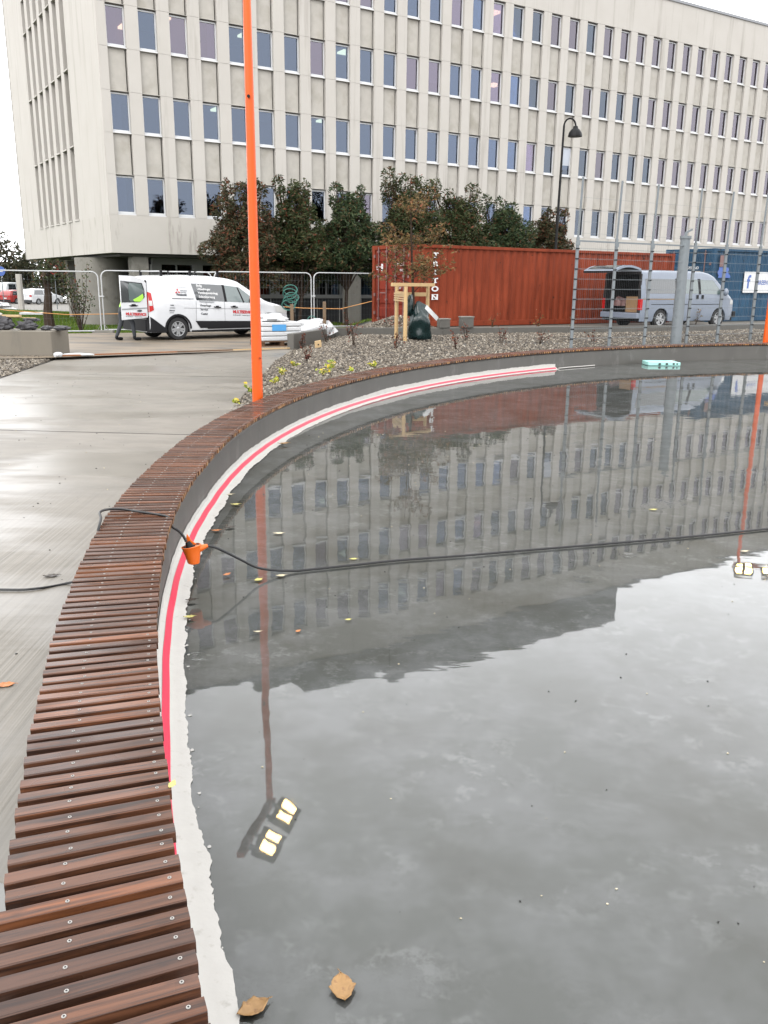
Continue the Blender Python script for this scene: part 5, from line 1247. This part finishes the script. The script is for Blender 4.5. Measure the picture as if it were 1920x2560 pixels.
for (lb,nm,x,y,ro,p,h) in [('white estate car with a grey rear window parked right of the concrete post','parked_car',-38.9,97,R_(62),M['white'],1.68),('red car parked half behind the pale concrete post','parked_car',-42.6,100,R_(66),M['carred'],1.55),('dark car at the left edge of the picture','parked_car',-45.2,101,R_(68),M['cardark'],1.5)]:
    small_car(lb,nm,(x,y,gzz(x,y)),ro,p,4.5,h)
small_car('tall silver people carrier behind the red car','parked_car',(-46.5,108,gzz(-46.5,108)),R_(70),M['carsilver'],4.9,2.5)
cp=thing('concrete_post','square pale concrete post on the grass before the parked cars','post',(-24.9,60,gz(-24.9,60))); mb=MB(); z=gz(-24.9,60); mb.box(-25.06,-24.74,59.84,60.16,z-.05,z+2.3); mb.build('shaft',M['facade'],cp,bevel=.02)
for (x,y,zc_,m1,m2,lb) in [(-26.5,61,2.05,'decal_blue','decal_white','round blue traffic sign left of the pale concrete post'),(-23.2,62,2.2,'decal_red','decal_white','round red and white traffic sign right of the pale concrete post')]:
    s_=thing('traffic_sign',lb,'traffic sign',(x,y,gz(x,y))); mb=MB(); mb.tube([(x,y,gz(x,y)),(x,y,zc_+.3)],.03,8); mb.build('pole',M['galv'],s_)
    mb=MB(); mb.tube([(x,y-.035,zc_),(x,y-.055,zc_)],.32,20); mb.build('disc',M[m1],s_); mb=MB()
    if m1=='decal_red': mb.tube([(x,y-.056,zc_),(x,y-.06,zc_)],.22,20)
    else: mb.bar((x-.15,y-.058,zc_),(x+.15,y-.058,zc_),.004,.09)
    mb.build('symbol',M[m2],s_)
b=thing('covered_heap','low heap under crumpled white plastic on the grass left of the concrete post','heap',(-26.9,60,gz(-26.9,60))); mb=MB(); mb.blob((-26.9,60,gz(-26.9,60)+.12),(1.3,.6,.42),4,.5,26,14,fr=2.4,flat=-.13); mb.build('plastic_cover',M['whitesheet'],b,smooth=True)
# ------------------------------------------------------------------ worker bending in behind the open van door
def person():
    hb=heading(VB); ex=Vector((math.cos(hb),math.sin(hb),0)); ey=Vector((-ex.y,ex.x,0))
    o0=Vector((-6.60,26.05,-.095))+ex*(-1.36)+ey*(-.30)
    P=lambda x,y,z: o0+ex*x+ey*y+Vector((0,0,z))
    V_=[];E_=[];Rr=[]
    def v(p,r): V_.append(tuple(p)); Rr.append(r); return len(V_)-1
    pel=v(P(-.05,0,.94),(.155,.13)); sp1=v(P(.06,0,1.10),(.15,.125)); sp2=v(P(.22,0,1.24),(.165,.135)); ch=v(P(.36,0,1.33),(.14,.12)); nk=v(P(.46,0,1.38),(.06,.06)); hd1=v(P(.53,0,1.42),(.085,.08)); hd2=v(P(.63,0,1.47),(.095,.085)); hd3=v(P(.70,0,1.49),(.05,.05))
    E_+= [(pel,sp1),(sp1,sp2),(sp2,ch),(ch,nk),(nk,hd1),(hd1,hd2),(hd2,hd3)]
    for sg,fx in ((-1,.26),(1,-.17)):
        hip=v(P(-.03,sg*.10,.86),(.105,.105)); kn=v(P(fx*.55+.05,sg*.12,.50),(.07,.07)); an=v(P(fx-.04,sg*.13,.11),(.05,.05)); hl=v(P(fx-.05,sg*.13,.055),(.05,.05)); to=v(P(fx+.16,sg*.15,.045),(.045,.04))
        E_+=[(pel,hip),(hip,kn),(kn,an),(an,hl),(hl,to)]
        sh=v(P(.33,sg*.20,1.32),(.075,.075)); el=v(P(.50,sg*.25,1.08),(.05,.05)); wr=v(P(.72,sg*.18,1.02),(.033,.033)); pm=v(P(.79,sg*.17,1.02),(.036,.022))
        E_+=[(ch,sh),(sh,el),(el,wr),(wr,pm)]
        for q in range(4):
            y0=sg*.17+(q-1.5)*.02; a=v(P(.84,y0,1.02),(.010,.010)); b=v(P(.87+.006*(q%2),y0,1.005),(.0085,.0085)); c=v(P(.885,y0,.985),(.007,.007)); E_+=[(pm,a),(a,b),(b,c)]
        a=v(P(.80,sg*.17-.045,1.01),(.010,.010)); b=v(P(.83,sg*.17-.055,1.0),(.008,.008)); E_+=[(pm,a),(a,b)]
    me=bpy.data.meshes.new('p'); me.from_pydata(V_,E_,[]); o=bpy.data.objects.new('p',me); COL.objects.link(o)
    md=o.modifiers.new('s','SKIN'); md.use_smooth_shade=True
    for i,r in enumerate(Rr): me.skin_vertices[0].data[i].radius=r
    me.skin_vertices[0].data[0].use_root=True
    o.modifiers.new('u','SUBSURF').levels=2; o.modifiers['u'].render_levels=2
    dg=bpy.context.evaluated_depsgraph_get(); dg.update(); m2=bpy.data.meshes.new_from_object(o.evaluated_get(dg))
    bpy.data.objects.remove(o)
    t=thing('person','worker in a hi vis jacket and dark trousers bending in behind the open van door','person',tuple(o0))
    mb=MB(); 
    def mi(p):
        l=Vector(p)-o0; x=l.dot(ex); z=l.z
        if z<.13: return 2
        if z<.97 and x<.42: return 0
        if x>.47 and z>1.30: return 3
        if x>.70: return 3
        return 1
    vs=[tuple(v.co) for v in m2.vertices]
    for p in m2.polygons: mb.f.append(list(p.vertices)); mb.m.append(mi(p.center)); mb.uv.append(None)
    mb.v=vs; mb.build('body',[M['trouser'],M['hivis'],M['plastic'],M['skin']],t,smooth=True)
    mb=MB(); c=P(.60,0,1.50); mb.blob(tuple(c),(.115,.10,.09),3,.1,14,10); mb.build('hair',M['hair'],t,smooth=True)
person()
# ------------------------------------------------------------------ cable with its orange plug cover
def smooth_path(p,k=6):
    out=[]; p=[Vector(q) for q in p]
    for i in range(len(p)-1):
        a,b,c,d=p[max(i-1,0)],p[i],p[i+1],p[min(i+2,len(p)-1)]
        for j in range(k):
            t=j/k; out.append(.5*((2*b)+(c-a)*t+(2*a-5*b+4*c-d)*t*t+(3*b-a-3*c+d)*t**3))
    return out+[p[-1]]
GP=-.070
ca=thing('power_cable','black power cable looping over the slatted bench and trailing across the water','cable',(-1.5,4.5,0))
mb=MB(); mb.tube(smooth_path([(-4.2,4.30,GP),(-2.9,4.50,GP),(-2.13,4.47,GP),(-1.94,4.49,GP),(-1.80,4.58,GP),(-1.66,4.56,-.02),(-1.545,4.42,.12),(-1.485,4.27,.29),(-1.475,4.24,.345),(-1.487,4.33,.385),(-1.52,4.42,.395),(-1.505,4.52,.385),(-1.44,4.57,.372),(-1.36,4.56,.363),(-1.26,4.535,.357),(-1.19,4.515,.350),(-1.16,4.50,.335)]),.0068,8); mb.build('lead',M['cable'],ca,smooth=True)
mb=MB(); mb.tube(smooth_path([(-1.18,4.50,.31),(-1.125,4.40,.318),(-1.095,4.385,.305),(-1.075,4.38,.285),(-1.060,4.375,.262),(-1.055,4.37,.25)]),.0073,8); mb.build('short_lead',M['cable'],ca,smooth=True)
mb=MB(); mb.tube(smooth_path([(-.955,4.395,.223),(-.91,4.40,.212),(-.85,4.43,.172),(-.78,4.47,.118),(-.70,4.52,.058),(-.60,4.57,.026),(-.50,4.61,.011),(-.45,4.63,.009),(-.2,4.72,.009),(.1,4.83,.009),(.48,4.93,.009),(.84,5.04,.009),(1.25,5.16,.009),(1.65,5.28,.009),(2.1,5.42,.009),(2.61,5.60,.009),(3.6,5.95,.009),(5.2,6.4,.009)]),.0073,8); mb.build('long_lead',M['cable'],ca,smooth=True)
# plug cover: tapered cup with flange ear and side nozzle
pc_=thing('plug_cover','bright orange plastic plug cover hanging against the pool wall on the black cable','plug cover',(-1.01,4.36,.12))
mb=MB(); c=Vector((-1.025,4.365,.20))
PQ=.80
def ring(z,rx,ry,ox=0,oy=0): return [(c.x+PQ*(ox+rx*math.cos(a)*(1+.10*math.cos(2*a+.6))),c.y+PQ*(oy+ry*math.sin(a)),c.z+PQ*z+.012*PQ*math.cos(a)*(z>0)) for a in np.linspace(0,2*math.pi,20,endpoint=False)]
prof=[(-.082,.030,.034,.010,-.012),(-.078,.037,.040,.010,-.012),(-.02,.050,.047,.003,-.004),(.028,.060,.054,-.004,.004),(.034,.063,.057,-.005,.005),(.036,.056,.05,-.005,.005)]
vs=[p for q in prof for p in ring(*q)]; n=20; fs=[(i*n+j,i*n+(j+1)%n,(i+1)*n+(j+1)%n,(i+1)*n+j) for i in range(len(prof)-1) for j in range(n)]+[tuple(reversed(range(n)))]
mb.add(vs,fs); mb.build('cup',M['plug'],pc_,smooth=True)
mb=MB(); mb.add(ring(.030,.055,.049,-.005,.005),[tuple(range(20))]); mb.build('socket_face',M['black'],pc_)
mb=MB(); e=[(-.052,.022),(-.040,.085),(-.032,.088),(-.020,.066),(.012,.048),(.050,.030)]
mb.hexa([(c.x-PQ*.055,c.y+PQ*.045,c.z+PQ*.02),(c.x+PQ*.05,c.y+PQ*.03,c.z+PQ*.02),(c.x+PQ*.05,c.y+PQ*.038,c.z+PQ*.02),(c.x-PQ*.055,c.y+PQ*.053,c.z+PQ*.02),(c.x-PQ*.042,c.y+PQ*.055,c.z+PQ*.105),(c.x-PQ*.012,c.y+PQ*.045,c.z+PQ*.062),(c.x-PQ*.012,c.y+PQ*.05,c.z+PQ*.062),(c.x-PQ*.042,c.y+PQ*.06,c.z+PQ*.105)]); mb.build('ear',M['plug'],pc_,bevel=.003)
mb=MB(); mb.tube([(c.x+PQ*.03,c.y,c.z+PQ*.012),(c.x+PQ*.072,c.y+PQ*.02,c.z+PQ*.022),(c.x+PQ*.098,c.y+PQ*.035,c.z+PQ*.028)],[.024,.016,.010],12); mb.build('nozzle',M['plug'],pc_,smooth=True)
mb=MB(); mb.tube([(c.x-PQ*.012,c.y+PQ*.005,c.z+PQ*.025),(c.x-PQ*.028,c.y+PQ*.008,c.z+PQ*.06)],[.022,.013],12); mb.build('plug_neck',M['black'],pc_,smooth=True)
# ------------------------------------------------------------------ floating board, leaves, grit
fo=thing('foam_board','flat turquoise foam board floating by the far pool wall','board',(5.7,18.0,0),R_(6)); mb=MB(); mb.hexa([(-.33,-.2,.004),(.34,-.24,.004),(.33,.2,.004),(-.30,.22,.004),(-.33,-.2,.075),(.34,-.24,.07),(.33,.2,.075),(-.30,.22,.08)]); mb.build('slab',M['foam'],fo,local=True,bevel=.01); mb=MB()
for q in (-.1,.05,.2,.27): mb.blob((q,-.23,.04),(.03,.012,.02),int(q*50),.4,8,6)
mb.build('dirt_spot',M['debris'],fo,local=True)
def leafthing(label,x,y,s,mat,rot,curl=.25,z=.006,asp=.62,group='fallen leaves lying in the water'):
    if y>2.4 and z<.05 and z>0: s*=.66
    mb=MB(); n=12
    def fn(u,v):
        a=(u-.5)*2; w=asp*(1-abs(a)**1.9)*(1+.10*math.sin(u*19+rot*3)+.06*math.sin(u*41)); b=(v-.5)*2*w
        zz=curl*(b*b*.9+a*a*.35)*s+.03*s*math.sin(v*9+u*7)+ .02*s*math.sin(u*23)
        px,py=a*s,b*s; c,d=math.cos(rot),math.sin(rot); return (x+px*c-py*d, y+px*d+py*c, z+max(zz,0))
    mb.grid(fn,n,6); c,d=math.cos(rot),math.sin(rot)
    mb.tube([(x+s*c,y+s*d,z+curl*.35*s),(x+s*1.28*c-.1*s*d,y+s*1.28*d,z+.004)],s*.025,5)
    o=mb.build('fallen_leaf',M[mat],smooth=True); o.modifiers.new('solid','SOLIDIFY').thickness=.0012
    tag(o,label,'leaf',group); return o
for a in [('large dry brown leaf floating nearest the camera',-.085,1.645,.043,'leafbrown',1.75,.5,.004,.66),
 ('brown leaf cut by the bottom edge of the picture beside the sealant',-.285,1.585,.040,'leafbrown',.6,.5,.004,.6),
 ('yellow green leaf resting against the white band below the plug cover',-.945,3.90,.044,'leafyellow',.25,.6,.012,.5),
 ('blackish curled leaf on the edge of the white band above the yellow green leaf',-.985,4.13,.045,'leafdark',.3,.6,.012,.5),
 ('dark leaf just in from the white band, up the curve from the plug cover',-1.03,5.50,.055,'leafdark',.5,.6,.004,.5),
 ('reddish orange leaf touching the dark leaf up from the plug cover',-1.11,5.43,.05,'leaforange',.2,.4,.004,.45),
 ('orange brown leaf just right of the plug cover nozzle',-.875,4.53,.04,'leaforange',.9,.5,.012,.5),
 ('small lime yellow leaf in the dark margin below the orange post reflection',-1.10,6.12,.055,'leafyellow',.1,.3,.004,.5),
 ('tan leaf lying on the white band where it curves right',-1.02,8.50,.09,'leafbrown',.3,.5,.02,.5),
 ('small dark leaf pressed on the white band above the lime yellow leaf',-1.32,7.0,.07,'leafdark',.4,.4,.02,.5),
 ('pale yellow leaf left of the orange post reflection near the cable',-.69,4.47,.040,'leafyellow',.8,.35,.004,.7),
 ('pale yellow leaf right of the orange post reflection near the cable',-.575,4.545,.042,'leafpale',.2,.35,.004,.6),
 ('tan leaf right beside the orange post reflection above the cable',-.69,5.38,.055,'leafpale',.1,.3,.004,.5),
 ('peach coloured leaf below the lime yellow leaf in the dark margin',-1.20,6.42,.06,'leafpale',.2,.3,.004,.4),
 ('small pale leaf far below the cable, left of the window reflections',-.59,3.75,.03,'leafpale',.1,.3,.004,.35),
 ('small pink tan leaf among the window reflections below the cable',-.40,3.76,.024,'leaforange',.9,.3,.004,.6),
 ('small yellow leaf among the window reflections farthest from the white band',-.17,3.91,.026,'leafyellow',.2,.3,.004,.5),
 ('yellow leaf on the water above the middle of the cable',-.18,4.86,.038,'leafyellow',.1,.3,.004,.5),
 ('pair of yellow leaf halves near the right end of the cable',1.98,6.1,.05,'leafyellow',.1,.3,.004,.45),
 ('pale leaf near the right edge just above the lamp reflection',2.25,5.1,.045,'leafpale',.2,.3,.004,.4)]: leafthing(*a)
_p=PT(-1.62,3.35); PL=[leafthing('orange leaf lying alone in the puddle on the brushed path',*_p,.055,'leaforange',.2,.4,zpath(_p[1])+.004,.5,'fallen leaf on the path')]; _p=PT(-1.95,4.75)
PL.append(leafthing('dark curled leaf on the brushed path left of the bench',*_p,.055,'leafdark',.3,.5,zpath(_p[1])+.004,.5,'fallen leaf on the path'))
leafthing('yellow leaf scrap wedged at the end of a slat by the sealant',-.535,1.935,.018,'leafyellow',1.4,.3,.352,.5,'leaf scrap on the bench')
random.seed(77)
mb=MB()
for k in range(170):
    a=random.uniform(-.3,1.); y=random.uniform(1.7,9.5); x=-1.0+random.random()*(1.2+y*.45)
    if math.hypot(x-PC[0],y-PC[1])>R0-.13: continue
    s=random.uniform(.0015,.0035)*(1+y*.09); mb.blob((x,y,.002),(s,s*random.uniform(.5,1),s*.5),k,.3,6,4,m=0 if random.random()<.6 else 1)
tag(mb.build('grit',[M['debris'],M['leafpale']]),kind='stuff')
mb=MB()
for k in range(420):
    y=random.uniform(4,21.5); x=random.uniform(-8.5,-1.2)
    if not inp(x,y,path): continue
    s=random.uniform(.003,.010)*(1 if random.random()<.93 else 1.8); mb.blob((x,y,zpath(y)+s*.2),(s,s*random.uniform(.5,1.2),s*.5),k,.4,6,4,m=0 if random.random()<.7 else 1)
tag(mb.build('path_grit',[M['debris'],M['leafpale']]),kind='stuff')
# ------------------------------------------------------------------ bring everything to one frame: z = 0 is the water
NEAR=('pool_floor','water','pool_wall','slatted_bench','sealing_strip','foam_bead','power_cable','plug_cover','foam_board','fallen_leaf','grit','orange_lamp_post','mesh_fence','steel_post')
TRUE=('ground','path','paving','path_joint','gravel_bed','gravel','gravel_verge','red_shrub','yellow_plant','tree_stakes','young_tree','plastic_bag','wood_offcut','path_grit')
done=set()
for o in list(S.objects):
    nm=o.name.split('.')[0]; root=o
    while root.parent: root=root.parent
    rn=root.name.split('.')[0]
    if root in PL or rn in TRUE: continue
    if rn in NEAR:
        o.location=[q*K for q in o.location]
        if o.data and o.data.name not in done: done.add(o.data.name); o.data.transform(Matrix.Scale(K,4))
    elif o is root: o.location.z+=Z0
# measured albedo level of the whole scene, kept in one place
ALB=.43
for m in bpy.data.materials:
    if not m.use_nodes: continue
    for n_ in list(m.node_tree.nodes):
        if n_.type=='BSDF_PRINCIPLED' and n_.inputs['Emission Strength'].default_value==0:
            i=n_.inputs['Base Color']
            if i.is_linked:
                src=i.links[0].from_socket; q=m.node_tree.nodes.new('ShaderNodeMix'); q.data_type='RGBA'; q.blend_type='MULTIPLY'; q.inputs[0].default_value=1.; q.inputs[7].default_value=(ALB,ALB,ALB,1)
                m.node_tree.links.new(src,q.inputs[6]); m.node_tree.links.new(q.outputs[2],i)
            else: c=i.default_value; i.default_value=(c[0]*ALB,c[1]*ALB,c[2]*ALB,1)
# ------------------------------------------------------------------ camera, sky, sun
f=2140.; nad=Vector(((872-960)/f,(9250-1280)/f,1.)).normalized(); up=-nad; fw=Vector((0,0,1)); Yc=(fw-up*fw.dot(up)).normalized(); Xc=Yc.cross(up)
Rw=Matrix((Xc,Yc,up))          # rows: world axes in camera coordinates (x right, y down, z forward)
cam=bpy.data.cameras.new('camera'); co=bpy.data.objects.new('camera',cam); COL.objects.link(co)
cam.sensor_fit='VERTICAL'; cam.sensor_height=36; cam.lens=36*f/2560; cam.clip_end=3000; cam.clip_start=.02
r=Rw@Vector((1,0,0)); u=-(Rw@Vector((0,1,0))); b=-(Rw@Vector((0,0,1)))
co.matrix_world=Matrix(((r.x,u.x,b.x,0),(r.y,u.y,b.y,0),(r.z,u.z,b.z,CZ),(0,0,0,1)))
S.camera=co
w=bpy.data.worlds.new('World'); S.world=w; w.use_nodes=True; nt=w.node_tree; nt.nodes.clear()
EL,AZ=38.,205.
sky=nt.nodes.new('ShaderNodeTexSky'); sky.sky_type='NISHITA'; sky.sun_disc=False; sky.sun_elevation=R_(EL); sky.sun_rotation=R_(AZ); sky.dust_density=6; sky.air_density=1.; sky.ozone_density=1.
hs_=nt.nodes.new('ShaderNodeHueSaturation'); hs_.inputs['Saturation'].default_value=.12
bg=nt.nodes.new('ShaderNodeBackground'); bg.inputs[1].default_value=.15; ou=nt.nodes.new('ShaderNodeOutputWorld')
mx=nt.nodes.new('ShaderNodeMix'); mx.data_type='RGBA'; mx.inputs[0].default_value=.85; mx.inputs[7].default_value=(10.8,10.9,11.1,1)   # overcast veil
nt.links.new(sky.outputs[0],hs_.inputs['Color']); nt.links.new(hs_.outputs[0],mx.inputs[6]); nt.links.new(mx.outputs[2],bg.inputs[0]); nt.links.new(bg.outputs[0],ou.inputs[0])
sn=bpy.data.lights.new('sun','SUN'); sn.energy=.55; sn.angle=R_(30); sn.color=(1,.96,.9); so=bpy.data.objects.new('sun',sn); COL.objects.link(so)
d=Vector((math.sin(R_(AZ))*math.cos(R_(EL)),math.cos(R_(AZ))*math.cos(R_(EL)),math.sin(R_(EL)))); so.rotation_euler=d.to_track_quat('Z','Y').to_euler()
S.view_settings.view_transform='Standard'; S.view_settings.look='None'; S.view_settings.exposure=1.57; S.view_settings.gamma=1
S.render.engine='CYCLES'
S.cycles.max_bounces=8; S.cycles.transparent_max_bounces=16; S.cycles.glossy_bounces=4; S.cycles.diffuse_bounces=3
S.cycles.use_denoising=True
S.cycles.sample_clamp_indirect=6
